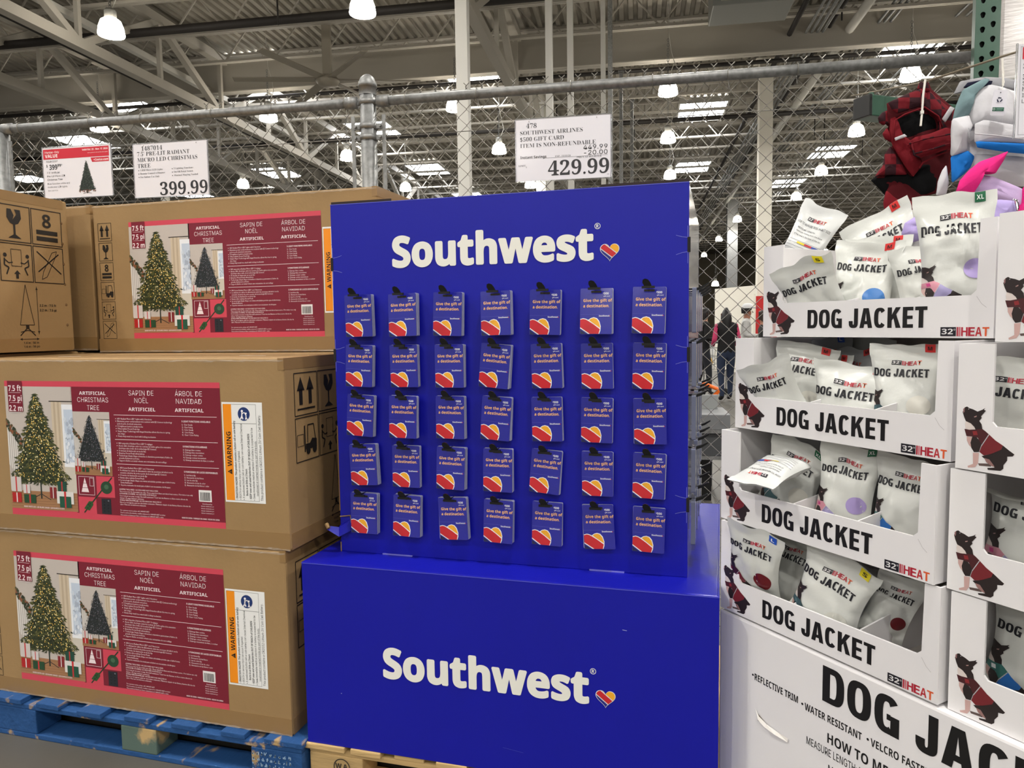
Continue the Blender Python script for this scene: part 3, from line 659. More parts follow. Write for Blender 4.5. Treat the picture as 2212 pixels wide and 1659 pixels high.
for y, ls, hd, fs in ((.735, eng, '5 LIGHT FUNCTIONS AVAILABLE:', ('1)  Clear Steady', '2)  Clear Fading', '3)  Color Steady', '4)  Color Fading', '5)  Clear / Color Fading')), (.562, fra, '5 FONCTIONS D\'ÉCLAIRAGE:', ('1)  Éclairage blanc continu', '2)  Éclairage blanc intermittent', '3)  Éclairage couleur continu', '4)  Éclairage couleur intermittent', '5)  Éclairage intermittent de blanc, à couleur')), (.388, esp, '5 FUNCIONES DE LUCES DISPONIBLES:', ('1)  Luz blanca fija', '2)  Atenuación de luz blanca', '3)  Luz de color fijo', '4)  Atenuación de luz de color', '5)  Atenuación de luz blanca / color'))):
    body(lb, lw * .54, lh * y, ls, lh * .0115, lh * .0175); lb.text(hd, lw * .83, lh * (y - .008), lh * .012, LT, 3, bold=.03, sx=.86, res=1); body(lb, lw * .83, lh * (y - .03), fs, lh * .0105, lh * .0175, False)
body(lb, lw * .532, lh * .235, ('ASSEMBLY REQUIRED / ACCESSORIES NOT INCLUDED', 'This is not a toy, for decorative use only. / Keep away from flame and direct heat source. / For indoor use only', 'A MONTER SOI-MÊME / ACCESSOIRES NON INCLUS', 'Ceci n\'est pas un jouet, à usage décoratif seulement / Tenir loin des flammes et d\'une source directe de', 'chaleur / À usage intérieur seulement', 'SE REQUIERE ENSAMBLAJE / ACCESORIOS NO INCLUIDOS', 'Este no es un juguete, para uso decorativo solamente / Mantener alejado de las llamas y fuentes directas de', 'calor / Para uso en interiores solamente'), lh * .0105, lh * .0155, False)
body(lb, lw * .532, lh * .085, ('For customer service, please call 1-844-837-6837', 'Pour le service à la clientèle, veuillez composer le 1-844-837-6837 ou visiter', 'Para servicio al cliente por favor comuníquese al 1-844-837-6837 o visite'), lh * .0095, lh * .0165, False)
lb.text('MADE IN CHINA / FABRIQUÉ EN CHINE / HECHO EN CHINA', lw * .975, lh * .06, lh * .0095, LT, 3, font='b', bold=.01, sx=.8, align='R', res=1)
lb.text('WARM WHITE LED / LED BLANC CHAUD / LED BLANCO CÁLIDO', lw * .165, lh * .068, lh * .011, LT, 24, font='b', bold=.01, sx=.8, align='C', res=1)
lb.rect(lw * .89, lh * .185, lw * .945, lh * .265, (236, 232, 230), 3)
x = lw * .895; rb = random.Random(1)
while x < lw * .938:
    w = rb.choice((.0007, .0012, .0018)); lb.rect(x, lh * .192, x + w, lh * .25, (30, 26, 28), 4); x += w + rb.choice((.0008, .0013))
lb.text('Distributed by', lw * .925, lh * .165, lh * .009, LT, 3, font='b', align='C', res=1)
for i in range(4): lb.text('Artículo distribuido por', lw * .925, lh * (.15 - i * .016), lh * .008, LT, 3, font='b', align='C', res=1, sx=.9)
# warning sticker
sw, sh = .143, .312
wl = Print(); wl.rect(0, 0, sw, sh, (238, 238, 236), 1); wl.rect(.004, .006, .034, sh - .006, (244, 146, 22), 2); wl.frame(.004, .006, sw - .022, sh - .006, .0008, (60, 60, 60), 2)
wl.text('WARNING', .0285, sh * .36, .0155, (24, 20, 16), 3, bold=.02, rot=PI / 2, sx=1.0); wl.poly([(.0285, sh * .28), (.0285, sh * .335), (.012, sh * .3075)], (24, 20, 16), 3); wl.text('!', .0265, sh * .302, .009, (244, 146, 22), 4, bold=.03, rot=PI / 2)
wl.rect(.034, sh - .066, sw - .022, sh - .065, (60, 60, 60), 2); wl.disc(.078, sh - .036, .021, .021, (26, 52, 110), 3)
wl.disc(.072, sh - .027, .004, .004, WT, 4, 10); wl.path([(.072, sh - .031), (.071, sh - .043), (.066, sh - .052)], .004, WT, 4); wl.path([(.071, sh - .043), (.075, sh - .052)], .004, WT, 4); wl.disc(.086, sh - .034, .003, .003, WT, 4, 10); wl.path([(.086, sh - .038), (.086, sh - .046), (.083, sh - .053)], .0032, WT, 4); wl.path([(.086, sh - .046), (.09, sh - .053)], .0032, WT, 4); wl.path([(.071, sh - .036), (.08, sh - .031), (.086, sh - .04)], .0025, WT, 4)
for i, (t, bd) in enumerate((('• INGESTION HAZARD: This product contains a button cell or coin battery.', .012), ('• DEATH or serious injury can occur if ingested.', .006), ('• A swallowed button cell or coin battery can cause Internal Chemical', .004), ('   Burns in as little as 2 hours.', .012), ('• KEEP new and used batteries OUT OF REACH of CHILDREN', .012), ('• Seek immediate medical attention if a battery is suspected to be', .006), ('   swallowed or inserted inside any part of the body.', 0), ('This product contains a CR2032 Lithium 3V Coin Cell Battery.', 0))):
    v = tgeo(t, 'inter', bd, 0, 2); HR_ = tgeo('H', 'inter', bd, 0, 1); hc_ = .0072 if i < 7 else .0082; wl.text(t, .0455 + i * .0122 + (.004 if i == 7 else 0), .009 + (.014 if t.startswith('   ') else 0), hc_, (34, 34, 36), 3, bold=bd, rot=PI / 2, sx=sh * (.79, .49, .76, .27, .66, .72, .55, .85)[i] / ((v[3] - v[2]) * hc_ / (HR_[5] - HR_[4])), res=1)
# icon strip on the front, icon grid and tree diagram on the end
ic = Print()
for i, k in enumerate(('up', 'glass', '8', 'fork', 'men', 'knife')): icon(ic, k, 0, (5 - i) * .078, .066, .072, .0016)
en = Print(); cw = .135
for i, k in enumerate(('up', 'glass', '8')): icon(en, k, i * (cw + .004), .15, cw, .135, .003)
for i, k in enumerate(('fork', 'men', 'knife')): icon(en, k, i * (cw + .004), .005, cw, .14, .003)
ek = (34, 26, 18)
en.path([(.205, -.155), (.265, -.155), (.235, -.005), (.205, -.155)], .0022, ek); en.rect(.228, -.17, .242, -.155, ek)
for s in (-1, 1): en.line((.235, -.165), (.235 + s * .032, -.195), .004, ek); en.line((.235, -.175), (.235 + s * .03, -.182), .003, ek)
en.line((.283, -.19), (.283, -.01), .002, ek)
for y, s in ((-.012, 1), (-.188, -1)): en.poly([(.278, y - s * .01), (.288, y - s * .01), (.283, y)], ek)
en.line((.2, -.208), (.282, -.208), .002, ek); en.poly([(.2, -.208), (.21, -.203), (.21, -.213)], ek); en.poly([(.282, -.208), (.272, -.203), (.272, -.213)], ek)
en.text('2.2 m / 7.5 ft', .292, -.085, .009, ek, 1, bold=.01); en.text('2.2 m / 7.5 pi', .292, -.103, .009, ek, 1, bold=.01); en.text('1.4 m / 56 in', .215, -.226, .008, ek, 1, bold=.01); en.text('1.4 m / 56 po', .215, -.24, .008, ek, 1, bold=.01)
def carton_proto():
    c = empty('carton')
    bx_ = MB().box((-L / 2, -DP / 2, 0), (L / 2, DP / 2, H)).build('box_body', CARD, c, bevel=.007)
    tp = MB(); e = .0006
    tp.box((-L / 2 - e, -DP / 2 - e, 0), (L / 2 + e, -DP / 2 + e, .055)); tp.build('tape', TAPE, c)
    MB().box((L / 2 - .02, -DP / 2 - e, H - .035), (L / 2 + e, DP / 2 - .02, H + e * .3)).build('tape', TAPE, c)
    MB().box((L / 2 - e, -DP / 2 + .01, 0), (L / 2 + e, DP / 2 - .01, .05)).build('tape', TAPE, c)
    MB().box((-L / 2 + .02, -.004, H - .001), (L / 2 - .02, .004, H + .0006)).build('flap_seam', CARDD, c)
    for s in (-1, 1): MB().box((s * .38 - .05, -.05, H - .001), (s * .38 + .05, -.046, H + .0005)).build('strap_handle', mat('handle_white', (225, 222, 214), .5), c)
    fm = MB(); fr_ = random.Random(12); NX = 90; FILM = mat('crinkled_film', (236, 236, 232), .12, alpha=.16, bump=.6, bscale=60)
    for z0 in (H - .010, .001):
        b0 = len(fm.v)
        for i in range(NX + 1):
            for j in range(3): fm.v.append(Vector((-L / 2 + L * i / NX, -DP / 2 - .0012 - fr_.random() * .0035, z0 + j * .003 + fr_.uniform(-.0015, .0015))))
        for i in range(NX):
            for j in range(2): q_ = b0 + i * 3 + j; fm.f.append((q_, q_ + 3, q_ + 4, q_ + 1))
    fm.build('edge_film', FILM, c)
    o = (0, -DP / 2 - .0004, 0)
    lb.build('printed_label', bx_, o=(-L / 2 + .172, o[1], .052), eps=.00012, m=INKG); wl.build('warning_sticker', bx_, o=(-L / 2 + 1.028, o[1], .142), eps=.00015, m=INKG)
    ic.build('handling_icons', bx_, o=(-L / 2 + .022, o[1], .055)); en.build('end_print', bx_, o=(L / 2 + .0008, -DP / 2 + .05, .255), x=(0, 1, 0))
    for i in range(6): MB().lathe([(.006, 0), (.003, .002), (0, .001)], 8).build('staple_dent', CARDD, c).matrix_local = Matrix.Translation((L / 2 + .0002, DP / 2 - .03, .1 + i * .08)) @ Matrix.Rotation(PI / 2, 4, 'Y')
    return c
cp = carton_proto(); first = True
for x, y, z, rz, lbl in ((-.665, .25, .731, .004, 'brown tree carton in the middle of the stack, red label facing the aisle'), (-.680, .252, .1412, -.004, 'brown tree carton at the bottom of the stack on the blue pallet'),
    (-.592, .760, 1.322, .006, 'brown tree carton on top of the stack, set back towards the fence'), (-1.912, .2, 1.335, .02, 'brown tree carton at the upper left showing its end with black handling icons'),
    (-1.868, .772, 1.33, .0, 'brown tree carton between the icon end carton and the top labelled carton, mostly hidden'), (-.67, .756, .731, 0, 'brown tree carton hidden behind the middle carton of the stack'), (-.67, .756, .1412, 0, 'brown tree carton hidden behind the bottom carton of the stack'),
    (-1.94, .25, .74, 0, 'brown tree carton left of the picture under the icon end carton'), (-1.94, .25, .1412, 0, 'brown tree carton left of the picture at the bottom'), (-1.94, .76, .735, 0, 'brown tree carton left of the picture, middle of the rear stack'), (-1.94, .76, .1412, 0, 'brown tree carton left of the picture, bottom of the rear stack')):
    c = cp if first else copy_tree(cp); first = False
    c.location = (x, y, z); c.rotation_euler.z = rz; tag(c, lbl, 'carton', 'christmas tree cartons')
    if 'mostly hidden' in lbl:
        for o in [g for ch in c.children for g in ch.children if g.name.startswith('warning_sticker')]: bpy.data.objects.remove(o)
pallet('pallet', (-1.92, .476, 0), 0, 'blue painted wooden pallet left of the picture under the left cartons', BLUEW, BLUEW)

# ================================================================== blue gift card display
SWB = 'Southwest'
WHT = (238, 237, 228); SR, SY, SB = (200, 34, 44), (240, 172, 44), (30, 36, 130)
def heart_pts(n=40):
    p = []
    for k in range(n):
        t = 2 * PI * k / n; p.append((16 * math.sin(t) ** 3 / 32, (13 * math.cos(t) - 5 * math.cos(2 * t) - 2 * math.cos(3 * t) - math.cos(4 * t)) / 32))
    return p
def clip(poly, a, b, c):  # keep a*x+b*y+c>=0
    o = []
    for i, p in enumerate(poly):
        q = poly[(i + 1) % len(poly)]; dp = a * p[0] + b * p[1] + c; dq = a * q[0] + b * q[1] + c
        if dp >= 0: o.append(p)
        if dp * dq < 0: t = dp / (dp - dq); o.append((p[0] + (q[0] - p[0]) * t, p[1] + (q[1] - p[1]) * t))
    return o
def heart(pr, x, y, s, lay=2, crop=None, edge=(225, 226, 228), ys=1, ab=(.62, .785), bands=((.17, 9), (-.17, .12), (-9, -.22))):
    h = heart_pts(); fan = [[(0, -.05), h[i], h[(i + 1) % len(h)]] for i in range(len(h))]
    M = lambda P, k: [(x + a * s * k, y + (b + .03 * (1 - k)) * s * k * ys) for a, b in P]
    def put(P, k, col, l):
        if len(P) < 3: return
        Q = M(P, k)
        if crop:
            for c in crop: Q = clip(Q, *c)
        if len(Q) > 2: pr.poly(Q, col, l)
    for T_ in fan: put(T_, 1.0, edge, lay)
    a, b = ab   # diagonal stripes
    for (lo, hi), col in zip(bands, (SY, SR, SB)):
        for P in fan:
            if lo > -9: P = clip(P, a, b, -lo)
            if hi < 9 and P: P = clip(P, -a, -b, hi)
            put(P, .93, col, lay + 1)
ZB, YH, XH0, XH1, ZT, HD = .702, .128, .0648, 1.1339, 1.783, .9
base = empty('display_plinth', (.61, .508, .134), 0, 'blue cardboard display base with large white lettering, on the pine pallet', 'display plinth')
hb = ZB - .134
for nm, a, b in (('front_panel', (-.61, -.508, 0), (.61, -.503, hb)), ('side_panel', (-.61, -.503, 0), (-.605, .503, hb)), ('side_panel', (.605, -.503, 0), (.61, .503, hb)), ('back_panel', (-.61, .503, 0), (.61, .508, hb)), ('top_panel', (-.605, -.503, hb - .005), (.605, .503, hb))):
    MB().box(a, b).build(nm, BLUEC, base, bevel=.0018)
pr = Print()
lg = Print(); lg.fit(SWB, .0035, .0035, .6135, .0985, WHT, 2, bold=.046, res=4)
def logo(pr, x, y, k=1):
    for i in range(9):
        a = 2 * PI * i / 8; d = .0034 if i < 8 else 0; pr.merge(lg, lambda p: (x + (p[0] + d * math.cos(a)) * k, y + (p[1] + d * math.sin(a)) * k), dl=i * .12)
    pr.ring(x + .628 * k, y + .096 * k, .0085 * k, .0016 * k, WHT, 2); pr.text('R', x + .6245 * k, y + .0915 * k, .009 * k, WHT, 2, bold=.02)
logo(pr, .262 - .61, .3685 - .134, 1.0); pr.build('lettering', base, o=(0, -.5083, 0)); pr = Print(); pr.line((.36, .455), (.372, .4535), .0015, (170, 176, 220), 1); pr.line((-.49, .17), (-.487, .1705), .002, (190, 194, 226), 1); pr.line((.02, .075), (.08, .068), .0008, (90, 96, 190), 1)
pr.rect(-.61, hb - .0035, .61, hb - .002, (92, 96, 214), 1)  # painted highlight along the top edge of the front panel
pr.build('scuffs_and_highlight', base, o=(0, -.5083, 0))['kind'] = 'stuff'
ht = Print(); heart(ht, .262 - .61 + .662, .3685 - .134 + .025, .055); ht.build('heart_emblem', base, o=(0, -.5083, 0))
head = empty('display_tower', ((XH0 + XH1) / 2, YH, ZB), 0, 'tall blue cardboard display tower with rows of black pegs, above the base', 'display tower')
hw, hh = (XH1 - XH0) / 2, ZT - ZB
# front panel has a raised middle and small slots cut at both sides
fp = MB(); fp.box((-hw, 0, 0), (hw, .005, hh)); hfp = fp.build('front_panel', BLUEC, head, bevel=.0018)
for s in (-1, 1): MB().box((s * hw - (.005 if s > 0 else 0), .0052, 0), (s * hw + (0 if s > 0 else .005), HD - .005, hh)).build('side_panel', mat('film_wrapped_blue', (40, 42, 120), .12, coat=1, spec=.8), head, bevel=.0015)
MB().box((-hw, HD - .005, 0), (hw, HD, hh)).build('back_panel', BLUEC, head, bevel=.0018)
MB().box((-hw + .006, .006, hh - .03), (hw - .006, HD - .006, hh - .026)).build('top_panel', CARDD, head)
for a, b in ((-hw, -hw + .2), (hw - .24, hw)): MB().box((a, .006, hh - .02), (b, .010, hh + .008)).build('top_flap', mat('dark_flap', (38, 22, 20), .7), head)
for x in (-.34, .31): MB().box((x - .05, -.0035, 0), (x + .05, .0, .0035)).build('lock_tab', mat('tab_edge', (120, 120, 205), .5), head)
hp = Print(); hx, hz = .267 - (XH0 + XH1) / 2, 1.583 - ZB; logo(hp, hx, hz, .988); hp.build('lettering', hfp, o=(0, -.0003, 0)); hp = Print(); heart(hp, hx + .654, hz + .025, .054); hp.build('heart_emblem', hfp, o=(0, -.0003, 0)); hp = Print()
for s in (-1, 1):
    for z in ((.62, .90) if s < 0 else (.205, .62, .915)):
        hp = Print(); cc = (104, 108, 196)
        for d in (-1, 1): hp.path([(s * (hw - .034), z + d * .026), (s * (hw - .018), z + d * .021), (s * (hw - .003), z + d * .019), (s * (hw - .003), z + d * .05)], .0015, cc, 1)
        hp.build('crease', hfp, o=(0, -.0003, 0))['kind'] = 'stuff'
Print().line((-hw, hh - .0012), (hw, hh - .0012), .002, (86, 90, 200), 1).build('top_edge', hfp, o=(0, -.0003, 0))
SLOT = mat('slot_dark', (20, 14, 16), .8)
for s in (-1, 1):
    for z in ((.62, .90) if s < 0 else (.205, .62, .915)): MB().box((s * hw - .004, -.0012, z - .02), (s * hw + .004, .006, z + .02)).build('slot', SLOT, head)
# torn corner tab low on the left edge
tt = MB().add([(-hw, .0, .085), (-hw + .04, -.004, .105), (-hw + .04, -.01, .07), (-hw + .01, -.03, .055), (-hw - .03, -.03, .075), (-hw - .035, -.022, .085), (-hw, -.01, .08)], [(0, 1, 2, 3, 4, 5, 6)]); tt.build('torn_tab', BLUEC, head)
MB().tube([(-hw + .001, -.003, .112), (-hw + .038, -.005, .118), (-hw + .042, -.007, .095)], .002, 6).build('torn_edge', CARD, head); MB().tube([(-hw - .036, -.024, .092), (-hw - .025, -.03, .08)], .006, 6).build('torn_edge', CARD, head)
MB().box((-hw - .001, -.0016, 0), (-hw + .002, .0005, .03)).build('torn_edge', CARD, head); MB().box((-hw - .001, -.0016, .13), (-hw + .002, .0005, .4)).build('torn_edge', CARDD, head)
# pegs
def peg():
    m = MB(); m.tube([(0, 0, 0), (0, -.055, .004)], .0022, 6); m.box((-.017, -.058, -.003), (.017, -.052, .0035))
    m.prism([(-.010, .002), (.010, .002), (.0075, .012), (.003, .020), (-.004, .0225), (-.011, .020), (-.0135, .012)], lambda x, z, t: Vector((x - z * .15, t - .052 - z * .35, z)), 0, -.004)
    return m
pegm = None
CX = [.163 + .1447 * i for i in range(7)]; CZ = [1.5035 - .1517 * j for j in range(5)]
# ------------------------------------------------------------------ gift cards
cwid, chgt = .0885, .1265
cr = Print(); cr.rect(-cwid / 2 + .001, -.1165, cwid / 2 - .001, -.1163, (80, 82, 190), 1)
pc = Print()
pc.text('Give the gift of', -.0355, -.0305, .0082, (246, 190, 120), 2, bold=.012, sx=.93); pc.text('a destination.', -.0355, -.0455, .0082, (246, 190, 120), 2, bold=.012, sx=.93)
pc.text('$', .0185, -.0085, .004, (236, 236, 244), 2, bold=.02); pc.text('500', .0215, -.0105, .006, (236, 236, 244), 2, bold=.03, sx=.95); pc.text('gift card', .0205, -.0165, .003, (226, 226, 240), 2, bold=.01)
pc.text(SWB, .0085, -.0712, .0042, (236, 236, 244), 2, bold=.04, sx=.95); pc.disc(.039, -.0698, .0012, .0012, (220, 60, 70), 2, 8)
pc.line((-cwid / 2 + .001, -.0655), (cwid / 2 - .001, -.0655), .0004, (92, 96, 200), 1)
def cq(P): return [(-.0442 + (x - 85) / 435 * .0885, .007 - (y - 125) / 622 * .1265) for x, y in P]
pc.poly(cq([(90, 541), (130, 530), (165, 537), (200, 553), (190, 735), (90, 668)]), (240, 240, 238), 2); pc.poly(cq([(200, 553), (235, 528), (275, 518), (318, 530), (352, 570), (372, 640), (368, 700), (352, 743), (200, 743), (190, 735)]), (240, 240, 238), 2)
pc.poly(cq([(90, 551), (130, 540), (165, 548), (200, 568), (270, 612), (360, 680), (344, 743), (225, 743), (90, 652)]), SR, 3); pc.poly(cq([(212, 555), (240, 536), (275, 528), (312, 540), (342, 578), (360, 630), (363, 664), (300, 620), (250, 585)]), SY, 3); pc.poly(cq([(90, 685), (178, 743), (95, 743)]), (22, 28, 74), 3)
def rrect(x0, y0, x1, y1, r, n=4):
    p = []
    for cx, cy, a in ((x1 - r, y1 - r, 0), (x0 + r, y1 - r, PI / 2), (x0 + r, y0 + r, PI), (x1 - r, y0 + r, 3 * PI / 2)):
        p += [(cx + r * math.cos(a + PI / 2 * k / n), cy + r * math.sin(a + PI / 2 * k / n)) for k in range(n + 1)]
    return p
card_poly = rrect(-cwid / 2, -.1195, cwid / 2, .007, .0035)
def card_proto():
    c = MB().prism(card_poly, lambda x, z, t: Vector((x, t, z)), -.0005, .0005).build('gift_card', BLUEK, None); pc.build('card_print', c, o=(0, -.00065, 0), eps=.00012, m=INKC)
    MB().prism(rrect(-.0145, -.0055, .0145, .0005, .002), lambda x, z, t: Vector((x, t, z)), -.0007, -.0005).build('hang_slot', SLOT, c)
    return c
def back_proto(): return MB().prism(card_poly, lambda x, z, t: Vector((x, t, z)), -.0012, .0012).build('gift_card', CARDEDGE, None)
fc, bc = card_proto(), back_proto(); f1 = b1 = True
rg = random.Random(21); RN = ['top', 'second', 'middle', 'fourth', 'bottom']
for j in range(5):
    for i in range(7):
        x, z = CX[i], CZ[j]
        if pegm is None: pegm = peg().build('peg', BLACKP, head); o = pegm
        else: o = link(bpy.data.objects.new('peg', pegm.data), head)
        o.location = (x - head.location.x, 0, z - ZB)
        # how many cards hang behind, and how the front card tilts
        nb = 4 if i < 4 else (2 if i < 6 else 2)
        tilt = {(3, 1): .10, (1, 2): .02, (4, 3): .09, (6, 3): .03, (0, 3): -.05, (5, 4): -.06, (2, 4): -.05, (0, 2): .06, (3, 2): .07}.get((i, j), rg.uniform(-.03, .035))
        lean = {(1, 0): -.075, (3, 0): -.07, (5, 0): -.10, (6, 0): -.085, (2, 0): -.03}.get((i, j), rg.uniform(-.03, .0))
        yf = YH - .012 - nb * .004 - (.012 if (i, j) == (1, 2) else 0)
        for k in range(nb):
            b = bc if b1 else bc.copy()
            if not b1: COL.objects.link(b)
            b1 = False; b.location = (x + rg.uniform(-.001, .003), yf + (k + 1) * .0042, z - .0045); b.rotation_euler = (lean * .6, tilt * .8 + rg.uniform(-.015, .015), 0)
            tag(b, 'blue gift card stacked behind the front card of the %s column in the %s row' % (ORD[i], RN[j]), 'gift card', 'gift cards stacked behind the front cards')
        c = fc if f1 else copy_tree(fc); f1 = False
        c.location = (x, yf, z - .0045); c.rotation_euler = (lean, tilt, 0)
        tag(c, 'blue gift card on peg %s from the left in the %s row of the display' % (ORD[i], RN[j]), 'gift card', 'front gift cards on the display')
# pegs and cards on the right hand side of the tower, seen edge on
def hook(): 
    m = MB().tube([(0, 0, 0), (.03, 0, .001)], .003, 6); m.prism([(.015, -.006), (.032, .0), (.052, .014), (.051, .018), (.03, .007), (.015, .002)], lambda x, z, t: Vector((x, t, z)), -.008, .008); return m
hm = None; sh_ = True
SIDEC = mat('side_card_gloss', (120, 126, 150), .2, coat=.6)
for j in range(5):
    for k in range(4):
        y, z = .12 + k * .165, (CZ[j] - .0 - ZB)
        if hm is None: hm = hook().build('side_peg', BLACKP, head); o = hm
        else: o = link(bpy.data.objects.new('side_peg', hm.data), head)
        o.location = (hw, y, z)
        if sh_: sc0 = MB().prism(card_poly, lambda x, z, t: Vector((t, x, z)), -.006, .006).build('gift_card', SIDEC, None); o = sc0
        else: o = sc0.copy(); COL.objects.link(o)
        sh_ = False
        o.location = (XH1 + .012 + .001 * k, YH + y, z + ZB - .0045)
        tag(o, 'gift card seen edge on at the display side, %s row, %s from the front' % (RN[j], ORD[k]), 'gift card', 'gift cards on the side of the display')

# ================================================================== dog jacket trays
def dog(coat=(118, 34, 40), collar=(74, 28, 32), hot=(140, 40, 44), strip=(190, 190, 194)):
    """printed photo of a seated black and white dog in a jacket; unit height, origin at lower left"""
    d = Print(); bk, wh, pk = (40, 30, 29), (226, 214, 208), (206, 170, 164)
    def U(P):
        o = []
        for x, y in P:
            s = .17 + (y - 150) / 1200 * .165; yy = y - s * (x - 335); o.append(((x - 335) / 640 * 1.15, (1270 - yy) / 640))
        return o
    A = lambda P, c, l: d.poly(U(P), c, l)
    A([(490, 1290), (600, 1310), (610, 1345), (500, 1318)], (96, 80, 76), 1)
    A([(440, 1165), (495, 1175), (490, 1290), (465, 1330), (400, 1325), (395, 1305), (445, 1290)], pk, 2)
    A([(378, 975), (425, 990), (440, 1120), (430, 1115), (400, 1070), (380, 1020)], pk, 2)
    A([(430, 985), (470, 1000), (520, 1070), (495, 1165), (450, 1160), (425, 1110), (415, 1050)], bk, 3)
    A([(705, 1125), (760, 1190), (805, 1240), (790, 1260), (745, 1255), (745, 1300), (715, 1345), (715, 1385), (690, 1405), (580, 1375), (575, 1355), (640, 1360), (590, 1300), (520, 1215), (600, 1205), (690, 1170)], bk, 2)
    A([(545, 1240), (590, 1260), (640, 1350), (620, 1345), (565, 1290)], (150, 112, 108), 3)
    A([(365, 805), (415, 825), (455, 905), (460, 920), (400, 905), (365, 890), (358, 840)], wh, 2)
    A([(350, 652), (372, 645), (392, 665), (430, 685), (470, 715), (490, 735), (510, 790), (488, 820), (510, 860), (520, 925), (460, 920), (445, 880), (410, 835), (365, 805), (345, 750), (332, 700)], bk, 3)
    A([(470, 715), (515, 700), (537, 685), (528, 705), (545, 715), (520, 748), (490, 790), (480, 770)], bk, 4)
    A([(336, 668), (352, 652), (350, 700), (340, 712)], (150, 110, 110), 4); A([(384, 672), (392, 670), (392, 678), (385, 680)], (200, 196, 200), 5); A([(440, 765), (465, 758), (462, 772), (442, 775)], (176, 140, 134), 5)
    A([(355, 890), (400, 905), (520, 915), (545, 940), (582, 985), (560, 1030), (520, 1095), (480, 1005), (430, 985), (375, 970)], collar, 4)
    A([(430, 925), (470, 930), (480, 975), (440, 970)], hot, 5)
    A([(582, 985), (640, 1060), (705, 1125), (690, 1170), (600, 1205), (540, 1210), (500, 1165), (520, 1095), (560, 1030)], coat, 4)
    d.line(*U([(580, 985), (518, 1098)]), .014, strip, 6); return d
DOG = dog()
RDL, ORL = (178, 30, 52), (226, 96, 50)
def heatlogo(pr, x, y, w, h, lay=2):
    """black 32 box, red bars and HEAT in the rect x,y,w,h"""
    pr.rect(x, y, x + w * .33, y + h, (24, 22, 32), lay); v = tgeo('32', 'inter', .03, 0, 2)
    pr.fit('32', x + w * .03, y + h * .2, x + w * .27, y + h * .82, (232, 230, 230), lay + 1, bold=.02); pr.ring(x + w * .3, y + h * .72, h * .1, h * .04, (232, 230, 230), lay + 1, 10)
    pr.rect(x + w * .345, y, x + w * .375, y + h, RDL, lay); pr.rect(x + w * .385, y, x + w * .425, y + h, (206, 120, 128), lay)
    for i, ch in enumerate('HEAT'):
        c = (RDL, RDL, (190, 44, 50), ORL)[i]; pr.fit(ch, x + w * (.44 + i * .142), y + h * .02, x + w * (.44 + i * .142 + .132), y + h * .98, c, lay, bold=.045)
TW, TH, TD = .6, .24, .46
def front_outline(): return [(0, 0), (TW, 0), (TW, TH), (TW - .033, TH), (TW - .036, .098), (TW - .047, .088), (.073, .088), (.066, .096), (.066, TH), (0, TH)]
def tray_proto():
    t = empty('display_tray'); c = .005
    fpn = MB().prism(front_outline(), lambda x, z, y: Vector((x, y, z)), 0, c).build('front_panel', WHITEC, t, recalc=True)
    for x in (0, TW - c): MB().box((x, c, 0), (x + c, TD, TH)).build('side_panel', WHITEC, t, bevel=.001)
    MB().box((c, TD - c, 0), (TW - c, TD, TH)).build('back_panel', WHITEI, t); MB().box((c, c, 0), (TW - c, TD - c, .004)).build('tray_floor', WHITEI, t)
    for x in (.235, .415): MB().add([(x, c, .004), (x, TD * .8, .004), (x, TD * .8, .14), (x, c, .085), (x + .004, c, .004), (x + .004, TD * .8, .004), (x + .004, TD * .8, .14), (x + .004, c, .085)], [(0, 1, 2, 3), (7, 6, 5, 4), (0, 4, 5, 1), (1, 5, 6, 2), (2, 6, 7, 3), (3, 7, 4, 0)]).build('divider', WHITEC, t)
    p = Print(); k = .112; p.merge(DOG, lambda q: (.012 + q[0] * k, .01 + q[1] * k)); p.build('dog_print', fpn, o=(0, -.0003, 0), eps=.00012)
    p = Print(); grot(p, 'DOG JACKET', .147, .022, .462, .068, (14, 13, 13)); p.build('lettering', fpn, o=(0, -.0003, 0))
    p = Print(); heatlogo(p, .492, .004, .1, .019, 1); p.build('logo', fpn, o=(0, -.0003, 0))
    cr = Print(); cr.path([(.565, .085), (.575, .07), (.585, .062)], .0008, (190, 186, 186), 1); cr.build('crease', fpn, o=(0, -.0003, 0))
    return t
tp0 = tray_proto(); first = True; TR = {}
cpt = lambda px, py, z: onz(px, py, z)
for key, P, a, lbl in (
    ('t4', Vector((1.223, .10, .6385)), -46.0, 'white dog jacket tray at the bottom of the left tray stack'), ('t3', Vector((1.222, .115, .8815)), -47.5, 'white dog jacket tray second from the bottom of the left tray stack'),
    ('t2', Vector((1.257, .148, 1.1245)), -48.0, 'white dog jacket tray second from the top of the left tray stack'), ('t1', Vector((1.328, .19, 1.3675)), -46.5, 'white dog jacket tray on top of the left tray stack'),
    ('c4', cpt(2047, 1530, .634), -46.0, 'white dog jacket tray at the bottom of the right tray stack, cut by the edge'), ('c3', cpt(2045, 1270, .877), -46.5, 'white dog jacket tray second from the bottom at the right edge'),
    ('c2', cpt(2063, 1010, 1.120), -46.5, 'white dog jacket tray second from the top at the right edge, creased across the dog'), ('c1', CAM + ray(2148, 769) * 1.40, -46.0, 'white dog jacket tray on top of the right tray stack, nearest the viewer')):
    t = tp0 if first else copy_tree(tp0); first = False; t.location = P; t.rotation_euler.z = math.radians(a); tag(t, lbl, 'tray', 'dog jacket trays'); TR[key] = (P, math.radians(a))
TR['c1'][0].z = max(TR['c1'][0].z, 1.363); [o for o in COL.objects if o.name.startswith('display_tray') and o.get('label', '').startswith('white dog jacket tray on top of the right')][0].location.z = TR['c1'][0].z
